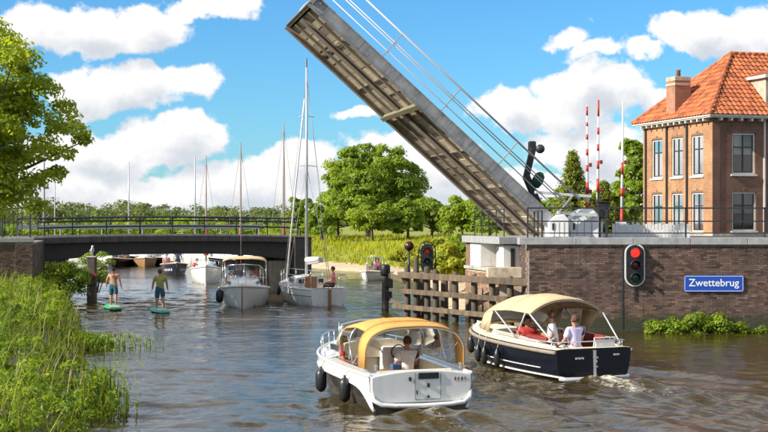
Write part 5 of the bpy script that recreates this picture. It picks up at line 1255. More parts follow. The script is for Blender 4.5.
# ---- motor boat with the gold canopy
def gold_boat():
    Hh = Hull(GOLD_V.length, 2.36, .74, .90, .35, .93, .9, .34, .42, 2.5)
    t = boat_root('motor_boat', 'white motor boat with open gold canopy and two black fenders', 'boat', GOLD_A, GOLD_V)
    L = Hh.L
    Hh.skin(.12, 1, 'hull', M['taupe'], t, transom=True)
    sweep = lambda q: .165 + .34 * math.exp(-q / .05)
    b = MB()
    for sd in (1, -1): b.grid([[Hh.P(q, sweep(q) * j / 6, sd, .03) for j in range(7)] for q in Hh.ts(34)])
    b.build('topside_band', M['gelcoat'], t, True)
    
    for sd in (1, -1): MB().tube([Hh.P(q, sweep(q), sd, .04) for q in [0, .015, .03, .05, .08, .12, .2, .3, .4, .5, .6, .7, .8, .88, .94, .98, 1]], .04, 7).build('rub_rail', M['gelcoat'], t, True)
    Hh.line(0, .04, 'gunwale', M['gelcoat'], t, off=.02)
    Hh.line(.62, .018, 'hull_stripe', M['gelcoat'], t, off=.012)
    # transom
    k = 24; rows = [[], []]
    ring = [Hh.P(0, q / 10 * .60, 1, .04) for q in range(11)] + [Hh.P(0, q / 10 * .60, -1, .04) for q in range(10, -1, -1)]
    top = [Vector((0, 1.04 * f, .74 + .10 * (1 - f * f))) for f in [-.98 + 1.96 * i / 12 for i in range(13)]]
    poly = [Vector((-.06, p.y, p.z)) for p in ring] + [Vector((-.06, p.y, p.z)) for p in top]
    rr = .34; poly = [Vector((-.06, 1.10, .72))] + [Vector((-.06, 1.10 - rr + rr * math.cos(R(-a_)), .16 + rr + rr * math.sin(R(-a_)))) for a_ in range(0, 91, 15)] + [Vector((-.06, -1.10 + rr - rr * math.cos(R(-a_)), .16 + rr + rr * math.sin(R(-a_)))) for a_ in range(90, -1, -15)] + [Vector((-.06, -1.10, .72))] + [Vector((-.06, p.y, p.z)) for p in top]
    b = MB(); b.prism(poly, (.13, 0, 0)); tr = b.build('transom', M['gelcoat'], t, bevel=.03)
    zb = Hh.P(0, .60, 1).z
    b = MB(); b.tube([(.0, 1.08, .38), (-.08, 1.05, .25), (-.12, .9, .15), (-.14, .6, .12), (-.15, 0, .11), (-.14, -.6, .12), (-.12, -.9, .15), (-.08, -1.05, .25), (.0, -1.08, .38)], .05, 8); b.build('stern_lip', M['gelcoat'], tr, True)
    b = MB(); b.bb(-.070, -.062, -.42, -.405, .22, .78); b.bb(-.070, -.062, .145, .16, .22, .78); b.bb(-.070, -.062, -.404, .144, .22, .235); b.build('transom_door', M['steel'], tr)
    b = MB(); b.bb(-.085, -.062, -.37, .08, .65, .78); b.build('vent', M['black'], tr, bevel=.02)
    b = MB(); b.bb(-.10, -.062, -.16, -.11, .48, .56); b.bb(-.10, -.062, -.155, -.115, .26, .31); b.bb(-.09, -.062, .24, .29, .62, .70); b.bb(-.09, -.062, .10, .12, .34, .42); b.build('fitting', M['dark_rail'], tr)
    b = MB()
    for i, w_ in enumerate((.07, .05, .08, .05)): b.bb(-.068, -.062, -.72 - i * .075 - w_ * .4, -.72 - i * .075, .60 + .01 * (i % 2), .67)
    b.build('lettering', M['dark_red'], tr)
    # decks and cockpit
    Hh.well(.045, .52, .26, .18, t, M['cream'], M['gelcoat'], M['teak'])
    Hh.deck(.52, 1, .10, 'foredeck', M['gelcoat'], t, .03)
    b = MB(); rows = []
    for i, xx in enumerate((.50, .54, .60, .70, .80)):
        w_ = (Hh.hb(xx) - .38) * (1 if i < 4 else .7); zt = (.42, .44, .40, .30, .12)[i]
        rows.append([(xx * L, w_, Hh.zs(xx) + .02), (xx * L, w_ * .9, Hh.zs(xx) + zt * .8), (xx * L, w_ * .5, Hh.zs(xx) + zt), (xx * L, -w_ * .5, Hh.zs(xx) + zt), (xx * L, -w_ * .9, Hh.zs(xx) + zt * .8), (xx * L, -w_, Hh.zs(xx) + .02)])
    b.grid(rows); b.add(rows[0], [(0, 1, 2, 3, 4, 5)]); cb = b.build('cabin', M['cream'], t, True)
    b = MB()
    for s in (1, -1): b.bb(.56 * L, .66 * L, s * .70, s * .78, Hh.zs(.6) + .12, Hh.zs(.6) + .24)
    b.build('cabin_window', M['window_dark'], cb)
    b = MB(); b.bb(.62 * L, .72 * L, -.28, .28, Hh.zs(.66) + .36, Hh.zs(.66) + .42); b.build('deck_hatch', M['steel'], cb, bevel=.02)
    # seats
    b = MB(); b.bb(.34, .92, -.86, .86, .19, .52); b.build('stern_bench', M['cream'], t, bevel=.05)
    b = MB(); b.bb(.36, .50, -.86, .86, .525, .80); b.build('bench_back', M['cream'], t, bevel=.05)
    for y0 in (.5, -.82):
        b = MB(); b.bb(.98, 2.3, y0, y0 + .34, .19, .50); b.build('side_seat', M['cream'], t, bevel=.05)
    b = MB(); b.bb(2.55, 2.95, -.8, -.35, .19, .46); b.build('helm_seat', M['cream'], t, bevel=.05)
    b = MB(); b.bb(1.5, 2.0, -.28, .28, .62, .66); b.bb(1.70, 1.80, -.05, .05, .19, .615); b.build('cockpit_table', M['teak'], t, bevel=.015)
    b = MB(); b.bb(1.55, 1.75, -.1, .12, .665, .80); b.build('cool_box', M['blue_cloth'], t, bevel=.02)
    b = MB(); b.bb(3.05, 3.4, -.85, -.12, .19, 1.05); b.build('helm_console', M['gelcoat'], t, bevel=.05)
    b = MB(); b.tube([(3.0 + .02 * math.cos(a), -.5 + .17 * math.cos(a), .92 + .17 * math.sin(a)) for a in [2 * math.pi * i / 16 for i in range(17)]], .014, 6, False); b.build('steering_wheel', M['black'], t, True)
    b = MB(); b.bb(.52, .80, .25, .6, .53, .62); b.bb(.55, .83, -.2, .15, .53, .64); b.build('seat_cushion', M['dark_cloth'], t, bevel=.03)
    # windscreen
    wx = .50 * L
    top_ = [(wx + .28, .95, Hh.zs(.5) + .12), (wx + .62, .68, Hh.zs(.5) + .44), (wx + .62, -.68, Hh.zs(.5) + .44), (wx + .28, -.95, Hh.zs(.5) + .12)]
    ws = [[(wx - .45, .98, Hh.zs(.5) + .06), (wx - .55, .94, Hh.zs(.5) + .62)], [(wx + .25, .84, Hh.zs(.5) + .3), (wx - .1, .82, Hh.zs(.5) + .78)], [(wx + .42, .35, Hh.zs(.5) + .44), (wx + .08, .34, Hh.zs(.5) + .86)], [(wx + .42, -.35, Hh.zs(.5) + .44), (wx + .08, -.34, Hh.zs(.5) + .86)], [(wx + .25, -.84, Hh.zs(.5) + .3), (wx - .1, -.82, Hh.zs(.5) + .78)], [(wx - .45, -.98, Hh.zs(.5) + .06), (wx - .55, -.94, Hh.zs(.5) + .62)]]
    b = MB(); b.grid(ws); w_ = b.build('windscreen', M['vinyl'], t)
    b = MB(); b.tube([r[1] for r in ws], .025, 6)
    for r in ws: b.tube(r, .02, 6)
    b.build('windscreen_frame', M['chrome'], w_, True)
    # canopy: a rear arch strip, a roof sheet and a front arch
    A = arch(.38, 1.10, .84, 1.70, 20, -.05); Bq = arch(.86, 1.10, .86, 1.78, 20, -.02); C = arch(1.7, 1.06, .95, 1.80, 20); Dq = arch(2.65, 1.0, 1.10, 1.64, 20, .15); Eq = arch(2.95, .95, 1.2, 1.48, 20, .2)
    b = MB(); b.grid([A, Bq]); cp = b.build('canopy_arch', M['canvas_gold'], t, True, solid=.02)
    lo, hi = 4, 17
    b = MB(); b.grid([Bq[lo:hi], C[lo:hi], Dq[lo - 1:hi + 1][1:-1], Eq[lo:hi]]); b.build('canopy_roof', M['canvas_gold'], t, True, solid=.02)
    for sl in (slice(14, None), slice(0, 7)): MB().grid([Dq[sl], Eq[sl]]).build('canopy_front', M['canvas_gold'], t, True, solid=.02)
    for sl in (slice(17, None), slice(0, 4)): MB().grid([C[sl], Dq[sl]]).build('side_window', M['vinyl'], t, True)
    for pts in (A, Bq):
        MB().tube([p + Vector((0, 0, .006)) for p in pts], .017, 6).build('piping', mat('piping', (.40, .18, .03), .8), t, True)
    for yy in (-.35, .35):
        ii = min(range(21), key=lambda i: abs(Bq[i].y - yy)); MB().tube([q_[ii] + Vector((0, 0, .014)) for q_ in (Bq, C, Dq, Eq)], .008, 5).build('seam', mat('seam', (.42, .20, .03), .8), t, True)
    for pts in (A, C, Dq): 
        b = MB(); b.tube([p * 1 - Vector((0, 0, .02)) for p in pts], .015, 6); b.build('canopy_bow', M['chrome'], t, True)
    for s in (1, -1):
        for xe, ze in ((.6, 1.35), (1.85, 1.4)): MB().tube([(1.4, s * 1.07, .86), (xe, s * 1.04, ze)], .014, 6).build('canopy_strut', M['chrome'], t, True)
    # bow rail
    for s in (1, -1):
        b = MB(); b.tube([Hh.P(q, 0, s, -.06) + Vector((0, 0, .02 if i == 0 else .34)) for i, q in enumerate((.55, .6, .7, .8, .9, .955))], .013, 6); b.build('bow_rail', M['chrome'], t, True)
        for q in (.7, .8, .9, .955):
            b = MB(); p = Hh.P(q, 0, s, -.06); b.tube([p, p + Vector((0, 0, .34))], .011, 6); b.build('stanchion', M['chrome'], t, True)
    b = MB(); p = Hh.P(.97, 0, 1); b.tube([(p.x, 0, p.z), (p.x, 0, p.z + .5)], .012, 6); b.build('bow_staff', M['chrome'], t, True)
    for (x, y) in ((.15, .93), (.15, -.93), (4.6, .75), (4.6, -.75)):
        b = MB(); b.bar((x - .09, y, .93), (x + .09, y, .93), .03, .03); b.bb(x - .03, x + .03, y - .02, y + .02, .82, .92); b.build('cleat', M['chrome'], t)
    fender('black fender hanging amidships from the gold canopy boat', t, Hh, .50, 1, .32, .125, .54)
    fender('black fender hanging near the stern of the gold canopy boat', t, Hh, .20, 1, .32, .125, .54)
    mw = Matrix.Translation(t.location) @ Matrix.Rotation(t.rotation_euler.z, 4, 'Z'); rz = t.rotation_euler.z
    person('person in red top sitting at the port side of the gold canopy boat', mw @ Vector((3.5, .66, .42)), rz + R(-120), 'sit', 'red_cloth', 'red_cloth', 'hair_ginger')
    person('brown haired person sitting forward to starboard in the gold canopy boat', mw @ Vector((2.75, -.62, .33)), rz + R(10), 'sit', 'white_cloth', 'dark_cloth', 'hair_brown')
gold_boat()

# ---- black sloop with the tan canopy
def black_boat():
    Hh = Hull(BLACK_V.length, 2.45, .74, .98, .35, .88, .55, .40, .42, 2.6, 1.6)
    t = boat_root('motor_sloop', 'black hulled motor sloop with tan canopy and three people aboard', 'boat', BLACK_A, BLACK_V); L = Hh.L
    Hh.skin(0, 1, 'hull', M['navy'], t, transom=True)
    Hh.line(.05, .055, 'rub_rail', mat('rub_rail', (.25, .21, .16), .6), t, off=.03)
    Hh.line(.33, .014, 'hull_stripe', M['gelcoat'], t, off=.01, a=.12, b=.93)
    Hh.line(.45, .026, 'spray_rail', M['window_white'], t, off=.015)
    b = MB(); zb = Hh.P(0, .47, 1).z; b.tube([Hh.P(0, .47, 1, .02), (-.14, .9, zb - .02), (-.18, 0, zb - .03), (-.14, -.9, zb - .02), Hh.P(0, .47, -1, .02)], .06, 8); b.build('stern_step', M['galv'], t, True)
    b = MB(); b.bb(-.07, -.002, -.025, .025, -.1, .72); b.bb(-.09, -.072, -.07, .07, .52, .56); b.bb(-.09, -.072, -.06, .06, .3, .33); b.bb(-.1, -.072, -.035, .035, .42, .48); b.build('rudder_fitting', M['chrome'], t)
    b = MB()
    for i in range(5): b.bb(-.012, -.003, .50 - i * .05, .535 - i * .05, .50 + .012 * (i % 2), .55)
    for i in range(4): b.bb(-.012, -.003, -.60 - i * .045, -.57 - i * .045, .57, .61)
    b.build('lettering', M['white_letter'], t)
    Hh.well(.05, .60, .20, .12, t, M['cream'], M['cream'], M['teak'], dz=.01)
    Hh.deck(.60, 1, .07, 'foredeck', M['cream'], t, .02, .005)
    b = MB()
    for sd in (1, -1): b.grid([[(q * L, sd * (Hh.hb(q) - .20), Hh.zs(q) + .03), (q * L, sd * (Hh.hb(q) - .24), Hh.zs(q) + .03 + .16 * min(1, q / .3))] for q in Hh.ts(10, .05, .62)])
    b.build('coaming', M['cream'], t, True, solid=.03)
    # interior
    b = MB(); b.bb(.32, .80, -.85, .85, .13, .48); b.build('stern_bench', M['cream'], t, bevel=.04)
    for y0 in (.46, -.86):
        b = MB(); b.bb(.86, 3.0, y0, y0 + .40, .13, .46); b.build('side_bench', M['dark_red'], t, bevel=.04)
        b = MB(); b.bb(.86, 3.0, y0 + (.34 if y0 > 0 else -.02), y0 + (.42 if y0 > 0 else .06), .465, 1.0); b.build('backrest', M['dark_red'], t, bevel=.03)
    b = MB(); b.bb(1.75, 2.15, -.25, .3, .13, 1.02); b.build('helm_console', M['teak'], t, bevel=.05)
    b = MB(); b.tube([(1.70, .02 + .2 * math.cos(a), .95 + .2 * math.sin(a)) for a in [2 * math.pi * i / 18 for i in range(19)]], .015, 6, False); b.build('steering_wheel', M['chrome'], t, True)
    b = MB(); b.bb(2.5, 3.1, -.4, .4, .13, .62); b.build('engine_box', M['dark_red'], t, bevel=.06)
    b = MB(); b.bb(1.6, 2.5, .40, .80, .47, .98); b.build('red_blanket', M['red'], t, bevel=.12)
    # stern seat frame, white
    b = MB(); b.tube([(.30, -.15, .5), (.22, -.15, 1.0), (.22, -.75, 1.0), (.30, -.75, .5)], .018, 6)
    for y in (-.3, -.45, -.6): b.tube([(.27, y, .7), (.22, y, 1.0)], .012, 6)
    b.bb(.20, .26, -.72, -.18, .74, .94); b.build('seat_frame', M['white_paint'], t)
    # canopy
    def roof_arch(x, hw, ze, zc, n=14): return [Vector((x, hw * (-1 + 2 * i / n), ze + (zc - ze) * (1 - abs(-1 + 2 * i / n) ** 2.4))) for i in range(n + 1)]
    rows = [roof_arch(1.30, 1.08, 1.56, 1.90), roof_arch(1.55, 1.09, 1.58, 1.96), roof_arch(2.4, 1.10, 1.60, 2.0), roof_arch(3.3, 1.10, 1.54, 1.93), roof_arch(3.85, 1.05, 1.42, 1.78)]
    b = MB(); b.grid(rows); b.build('canopy_roof', M['canvas_tan'], t, True, solid=.02)
    for p in (rows[0], rows[2], rows[4]): MB().tube([q + Vector((0, 0, .010)) for q in p], .012, 6).build('seam', mat('tan_seam', (.42, .31, .17), .8), t, True)
    fr = roof_arch(3.85, 1.05, 1.42, 1.78); lw = [Vector((4.55 - .25 * abs(p.y), p.y * .96, 1.06 + .06 * (1 - abs(p.y)))) for p in fr]
    b = MB(); b.grid([fr, [a.lerp(c, .33) for a, c in zip(fr, lw)]]); b.grid([[a.lerp(c, .85) for a, c in zip(fr, lw)], lw]); b.build('spray_hood', M['canvas_tan'], t, True, solid=.015)
    b = MB(); b.grid([[a.lerp(c, .33) for a, c in zip(fr, lw)], [a.lerp(c, .85) for a, c in zip(fr, lw)]]); b.build('hood_window', M['vinyl'], t, True)
    for sd in (1, -1):
        side_top = [Vector((3.85, sd * 1.05, 1.42)), Vector((3.3, sd * 1.09, 1.53))]; side_bot = [Vector((4.25, sd * 1.0, 1.0)), Vector((3.55, sd * 1.08, .96))]
        b = MB(); b.grid([side_top, side_bot]); b.build('hood_side', M['canvas_tan'], t, True, solid=.012)
    # rolled side curtain on starboard rear
    b = MB(); b.grid([[(1.45, -1.05, 1.55), (2.3, -1.08, 1.58)], [(1.75, -1.0, 1.2), (2.3, -1.04, 1.25)], [(2.05, -.98, .92), (2.35, -1.02, .95)]]); b.build('side_curtain', M['canvas_tan'], t, True, solid=.015)
    for sd in (1, -1):
        for (xa, za, xb, zb_) in ((1.32, 1.56, .28, .84), (1.55, 1.57, 2.1, .90), (3.2, 1.55, 2.1, .90), (3.3, 1.5, 3.9, .98)):
            b = MB(); b.tube([(xa, sd * 1.08, za), (xb, sd * (1.05 if xb > 1 else .95), zb_)], .022, 6); b.build('canopy_pole', M['galv'], t, True)
    for p in (rows[0], rows[2], rows[3]):
        b = MB(); b.tube([q - Vector((0, 0, .025)) for q in p], .014, 6); b.build('canopy_bow', M['galv'], t, True)
    # low stainless rail round the stern
    b = MB(); pts = [Hh.P(q, 0, 1, -.08) + Vector((0, 0, .18)) for q in (.5, .35, .2, .1, .03)] + [Hh.P(q, 0, -1, -.08) + Vector((0, 0, .18)) for q in (.03, .1, .2, .35, .5)]; b.tube(pts, .014, 6); b.build('stern_rail', M['chrome'], t, True)
    for sd in (1, -1):
        for q in (.05, .15, .25, .37, .5):
            p = Hh.P(q, 0, sd, -.08); b = MB(); b.tube([p, p + Vector((0, 0, .18))], .011, 6); b.build('stanchion', M['chrome'], t, True)
    for (x, y) in ((.12, .8), (.12, -.8)):
        b = MB(); b.bar((x - .09, y, .86), (x + .09, y, .86), .03, .03); b.bb(x - .03, x + .03, y - .02, y + .02, .76, .85); b.build('cleat', M['chrome'], t)
    fender('large black fender at the bow of the black sloop', t, Hh, .93, 1, .42, .11, .5)
    fender('foremost of three close black fenders along the black sloop', t, Hh, .62, 1, .34, .088, .46)
    fender('middle of three close black fenders along the black sloop', t, Hh, .545, 1, .32, .088, .46)
    fender('rearmost of three close black fenders along the black sloop', t, Hh, .42, 1, .32, .088, .48)
    mw = Matrix.Translation(t.location) @ Matrix.Rotation(t.rotation_euler.z, 4, 'Z'); rz = t.rotation_euler.z
    person('man in lavender shirt seated at the stern of the black sloop', mw @ Vector((.72, .12, .56)), rz + R(10), 'sit', 'lavender', 'white_cloth', 'hair_ginger', arms=[((.06, .28, .2), (.26, .36, .08)), ((.05, -.27, .2), (.28, -.2, .1))], scale=1.02)
    person('person in red top seated under the front of the tan canopy', mw @ Vector((2.75, .35, .44)), rz + R(170), 'sit', 'red_cloth', 'dark_cloth', 'hair_dark')
    person('woman with pinned up hair in white top aboard the black sloop', mw @ Vector((1.35, .36, .64)), rz + R(60), 'sit', 'white_cloth', 'dark_red', 'hair_ginger', bun=True, turn=R(-40), lean=.1)
black_boat()

# ---- sailing yacht
def sail_boat():
    Hh = Hull(SAIL_V.length, 2.5, .80, 1.0, .4, .72, .8, .5, .38, 2.2)
    t = boat_root('sailing_yacht', 'white sailing yacht with bare mast passing the open bridge', 'boat', SAIL_A, SAIL_V); L = Hh.L
    Hh.skin(0, 1, 'hull', M['gelcoat'], t, transom=True); Hh.skin(.60, .72, 'waterline_stripe', M['antifoul'], t, off=.01, k=2, transom=True)
    Hh.line(.03, .03, 'rub_rail', M['window_white'], t, off=.01); Hh.line(.22, .012, 'hull_stripe', M['blue_cloth'], t, off=.006)
    Hh.well(.06, .40, .32, .42, t, M['gelcoat'], M['gelcoat'], M['teak']); Hh.deck(.40, 1, .08, 'foredeck', M['gelcoat'], t, .02)
    rows = []
    for i, xx in enumerate((.40, .46, .58, .70, .80)):
        w_ = (Hh.hb(xx) - .42); zt = (.42, .45, .40, .30, .06)[i]; z = Hh.zs(xx) + .03
        rows.append([(xx * L, w_, z), (xx * L, w_ * .86, z + zt * .85), (xx * L, 0, z + zt + .05), (xx * L, -w_ * .86, z + zt * .85), (xx * L, -w_, z)])
    b = MB(); b.grid(rows); b.add(rows[0], [(0, 1, 2, 3, 4)]); cb = b.build('cabin', M['gelcoat'], t, True)
    for sd in (1, -1):
        for (a, c) in ((.45, .52), (.55, .62)):
            w0, w1 = (Hh.hb(a) - .42), (Hh.hb(c) - .42); b = MB(); b.add([(a * L, sd * (w0 * .95 + .012), Hh.zs(a) + .16), (c * L, sd * (w1 * .95 + .012), Hh.zs(c) + .15), (c * L, sd * (w1 * .89 + .015), Hh.zs(c) + .29), (a * L, sd * (w0 * .89 + .015), Hh.zs(a) + .32)], [(0, 1, 2, 3)]); b.build('cabin_window', M['window_dark'], cb, solid=.01)
    b = MB(); b.bb(.40 * L - .03, .40 * L - .005, -.3, .3, Hh.zs(.4) - .3, Hh.zs(.4) + .42); b.build('companionway', M['teak'], cb)
    b = MB(); b.bb(.395 * L - .02, .395 * L - .001, .38, .62, Hh.zs(.4) + .12, Hh.zs(.4) + .32); b.bb(.395 * L - .02, .395 * L - .001, -.62, -.38, Hh.zs(.4) + .12, Hh.zs(.4) + .32); b.build('bulkhead_window', M['window_dark'], cb)
    mx = .50 * L; zt = 11.4; zd = Hh.zs(.5) + .45
    b = MB(); b.tube([(mx, 0, zd), (mx, 0, 7), (mx, 0, zt)], [.075, .07, .05], 10); b.build('mast', M['galv'], t, True)
    b = MB(); b.tube([(mx, 0, zd + .55), (.9, 0, zd + .75)], .05, 8); b.build('boom', M['galv'], t, True)
    b = MB(); b.tube([(mx - .1, 0, zd + .75), (mx - 1.2, 0, zd + .80), (1.0, 0, zd + .88)], [.15, .13, .07], 8); b.build('sail_cover', M['white_cloth'], t, True)
    b = MB(); b.tube([(mx, .55, 6.6), (mx, 0, 6.65), (mx, -.55, 6.6)], .02, 6); b.build('spreader', M['galv'], t, True); b = MB(); b.tube([(mx, .4, 9.0), (mx, 0, 9.05), (mx, -.4, 9.0)], .018, 6); b.build('spreader', M['galv'], t, True)
    for name, pts in (('forestay', [(L - .1, 0, Hh.fb1), (mx, 0, zt - .2)]), ('backstay', [(.05, 0, Hh.fb0), (mx, 0, zt)]), ('shroud', [(mx - .1, 1.2, Hh.zs(.5)), (mx, .55, 6.6), (mx, 0, zt - .3)]), ('shroud', [(mx - .1, -1.2, Hh.zs(.5)), (mx, -.55, 6.6), (mx, 0, zt - .3)]), ('shroud', [(mx - .4, 1.15, Hh.zs(.5)), (mx, 0, 6.6)]), ('shroud', [(mx - .4, -1.15, Hh.zs(.5)), (mx, 0, 6.6)])):
        b = MB(); b.tube(pts, .010, 5); b.build(name, M['steel'], t, True)
    b = MB(); b.tube([(L - .1, 0, Hh.fb1 + .1), (mx + .3, 0, zt - 1.5)], .045, 6); b.build('furled_jib', M['white_cloth'], t, True)
    b = MB(); b.bb(mx - .03, mx + .03, -.03, .03, zt, zt + .45); b.tube([(mx, 0, zt + .35), (mx + .35, 0, zt + .38)], .012, 5); b.build('mast_head', M['steel'], t)
    for sd in (1, -1):
        b = MB(); b.tube([Hh.P(q, 0, sd, -.08) + Vector((0, 0, h)) for q, h in ((.30, .05), (.27, .58), (.1, .6), (.01, .6))] + [(.02, sd * .3, Hh.fb0 + .6)], .016, 6); b.build('stern_rail', M['chrome'], t, True)
        for q in (.27, .14, .02, .45, .6, .75, .9):
            p = Hh.P(q, 0, sd, -.08); b = MB(); b.tube([p, p + Vector((0, 0, .58))], .012, 6); b.build('stanchion', M['chrome'], t, True)
        b = MB(); b.tube([Hh.P(q, 0, sd, -.08) + Vector((0, 0, .57)) for q in (.27, .45, .6, .75, .9, .97)], .008, 5); b.build('lifeline', M['chrome'], t, True)
    b = MB(); b.tube([(.3, .9, 1.3), (.32, .95, 1.35)] , .2, 12); b.build('lifebuoy', mat('buoy', (.65, .20, .05), .6), t, True)
    b = MB(); b.bb(-.14, -.02, -.06, .06, -.1, .78); b.build('rudder', M['teak'], t); b = MB(); b.tube([(-.05, 0, .95), (1.0, .1, 1.05)], .025, 6); b.build('tiller', M['teak'], t, True)
    mw = Matrix.Translation(t.location) @ Matrix.Rotation(t.rotation_euler.z, 4, "Z")
    person('sailor in orange and white seated in the yacht cockpit', mw @ Vector((1.2, -.62, .82)), t.rotation_euler.z + R(70), 'sit', 'pink_cloth', 'dark_cloth', 'hair_brown', fingers=False)
    fender('small dark fender on the side of the white yacht', t, Hh, .72, 1, .5, .09, .42)
sail_boat()

# ---- other motor boats
M['mast_wood'] = mat('mast_wood', (.33, .25, .18), .5, var=.2)
def launch(label, a, v, B=2.2, fb=(.7, .95), hull='gelcoat', stripe=None, canopy=None, cabin=True, screen=True, mast=None, crew=(), name='motor_boat', group=None, deckm='cream', rail=False):
    Hh = Hull(v.length, B, fb[0], fb[1], .35, .85, .6, .42, .42, 2.4); t = boat_root(name, label, 'boat', a, v, group); L = Hh.L
    Hh.skin(0, 1, 'hull', M[hull], t, transom=True, n=18, k=7); Hh.line(.04, .04, 'rub_rail', M['teak' if hull != 'gelcoat' else 'window_white'], t, off=.02, n=18)
    if stripe: Hh.skin(.55, .68, 'waterline_stripe', M[stripe], t, off=.012, n=18, k=2, transom=True)
    Hh.well(.05, .55, .22, .15, t, M[deckm], M[deckm], M['teak'], n=8); Hh.deck(.55, 1, .08, 'foredeck', M[deckm], t, .02)
    if cabin:
        rows = []
        for i, xx in enumerate((.5, .54, .64, .76, .84)):
            w_ = Hh.hb(xx) - .32; zt = (.38, .42, .38, .26, .04)[i]; z = Hh.zs(xx) + .02
            rows.append([(xx * L, w_, z), (xx * L, w_ * .85, z + zt * .85), (xx * L, 0, z + zt + .04), (xx * L, -w_ * .85, z + zt * .85), (xx * L, -w_, z)])
        b = MB(); b.grid(rows); b.add(rows[0], [(0, 1, 2, 3, 4)]); cb = b.build('cabin', M['gelcoat'], t, True)
        for sd in (1, -1):
            b = MB(); b.add([(.57 * L, sd * (Hh.hb(.57) - .32) * .97, Hh.zs(.57) + .14), (.70 * L, sd * (Hh.hb(.70) - .32) * .99, Hh.zs(.7) + .12), (.70 * L, sd * (Hh.hb(.70) - .32) * .93, Hh.zs(.7) + .22), (.57 * L, sd * (Hh.hb(.57) - .32) * .92, Hh.zs(.57) + .28)], [(0, 1, 2, 3)]); b.build('cabin_window', M['window_dark'], cb, solid=.03)
    if screen:
        z = Hh.zs(.5) + .05; x = .5 * L; w_ = Hh.hb(.5) - .25; zc = .40 if cabin else .1
        ws = [[(x - .5, w_, z), (x - .6, w_ * .96, z + .75)], [(x + .2, w_ * .85, z + zc * .7), (x - .1, w_ * .8, z + .95)], [(x + .34, 0, z + zc), (x, 0, z + 1.0)], [(x + .2, -w_ * .85, z + zc * .7), (x - .1, -w_ * .8, z + .95)], [(x - .5, -w_, z), (x - .6, -w_ * .96, z + .75)]]
        b = MB(); b.grid(ws); s_ = b.build('windscreen', M['glass'], t); b = MB(); b.tube([r[1] for r in ws], .025, 6)
        for r in ws: b.tube(r, .02, 6)
        b.build('windscreen_frame', M['chrome'], s_, True)
    if canopy:
        z = Hh.zs(.4) + .1; rows = [arch(xx * L, Hh.hb(.4) - .15, z + .95, z + zt, 12) for xx, zt in ((.10, 1.15), (.25, 1.32), (.42, 1.34), (.5, 1.22))]
        b = MB(); b.grid(rows); b.build('canopy_roof', M[canopy], t, True, solid=.025)
        for xx in (.12, .46):
            b = MB()
            for sd in (1, -1): b.tube([(xx * L, sd * (Hh.hb(.4) - .17), z - .05), (xx * L, sd * (Hh.hb(.4) - .17), z + 1.0)], .02, 6)
            b.build('canopy_pole', M['chrome'], t, True)
    b = MB(); b.bb(.3, .8, -.75, .75, .16, .5); b.build('stern_bench', M[deckm], t, bevel=.04)
    b = MB(); b.bb(.42 * L, .46 * L, -.5, .1, .16, .95); b.build('helm_console', M['teak'], t, bevel=.03)
    if mast:
        zt, mm, furl = mast; x = .56 * L; z = Hh.zs(.56) + .3
        b = MB(); b.tube([(x, 0, z), (x, 0, zt * .6), (x, 0, zt)], [.07, .06, .035], 8); b.build('mast', M[mm], t, True)
        b = MB(); b.tube([(x, 0, z + .5), (x - .05, 0, z + 1.5), (x - .05, 0, z + 2.6)], [.16, .15, .08], 8); b.build('furled_sail', M[furl], t, True)
        for pts in ([(L - .1, 0, Hh.fb1), (x, 0, zt - .2)], [(.1, 0, Hh.fb0), (x, 0, zt - .1)], [(x, Hh.hb(.56), Hh.zs(.56)), (x, 0, zt - .3)], [(x, -Hh.hb(.56), Hh.zs(.56)), (x, 0, zt - .3)]):
            b = MB(); b.tube(pts, .012, 4); b.build('stay', M['steel'], t, True)
    if rail:
        for sd in (1, -1):
            b = MB(); b.tube([Hh.P(q, 0, sd, -.06) + Vector((0, 0, .02 if i == 0 else .4)) for i, q in enumerate((.55, .6, .75, .9, .96))], .015, 6); b.build('bow_rail', M['chrome'], t, True)
            for q in (.7, .82, .95): p = Hh.P(q, 0, sd, -.06); b = MB(); b.tube([p, p + Vector((0, 0, .4))], .012, 6); b.build('stanchion', M['chrome'], t, True)
    b = MB(); b.tube([(L - .02, 0, Hh.fb1 - .05), (L + .03, 0, Hh.fb1 - .35), (L - .12, 0, .05)], .02, 6); b.build('stem_band', M['dark_rail'], t, True)
    mw = Matrix.Translation(t.location) @ Matrix.Rotation(t.rotation_euler.z, 4, 'Z')
    for (lb, x, y, tp, hr, tn, pose) in crew:
        person(lb, mw @ Vector((x, y, .5 if pose == 'sit' else .16)), t.rotation_euler.z + tn, pose, tp, 'dark_cloth', hr, fingers=False)
    return t, Hh

def HD(x0, y0, x1, y1): return heading(x0, wl(y0), x1, wl(y1))
a, v = heading(246, 69.0, 242, 62.6)
t, Hh = launch('cream cabin cruiser with tan canopy coming out from under the bridge', a, v, 2.35, (.78, 1.08), 'gelcoat', None, 'canvas_tan', rail=True, crew=(
    ('person in pink top at the windscreen of the oncoming cream cruiser', 2.7, .55, 'pink_cloth', 'hair_brown', R(0), 'stand'), ('person in dark jacket at the helm of the oncoming cream cruiser', 2.5, -.25, 'dark_cloth', 'hair_dark', R(0), 'stand'),
    ('seated person in red behind the windscreen of the oncoming cream cruiser', 1.3, -.6, 'red_cloth', 'hair_ginger', R(40), 'sit')))
fender('dark round fender at the bow side of the oncoming cream cruiser', t, Hh, .72, -1, .5, .17, .62)
a, v = heading(240, 82, 241, 75.5)
launch('masted boat with furled brown sail close behind the cream cruiser', a, v, 2.2, (.7, 1.0), 'gelcoat', None, None, True, False, (8.35, 'mast_wood', 'dark_red'), crew=(('helmsman in blue steering the brown sailed boat under the bridge', 1.0, .1, 'blue_cloth', 'hair_dark', 0, 'sit'),))
a, v = heading(206, 95, 206, 87)
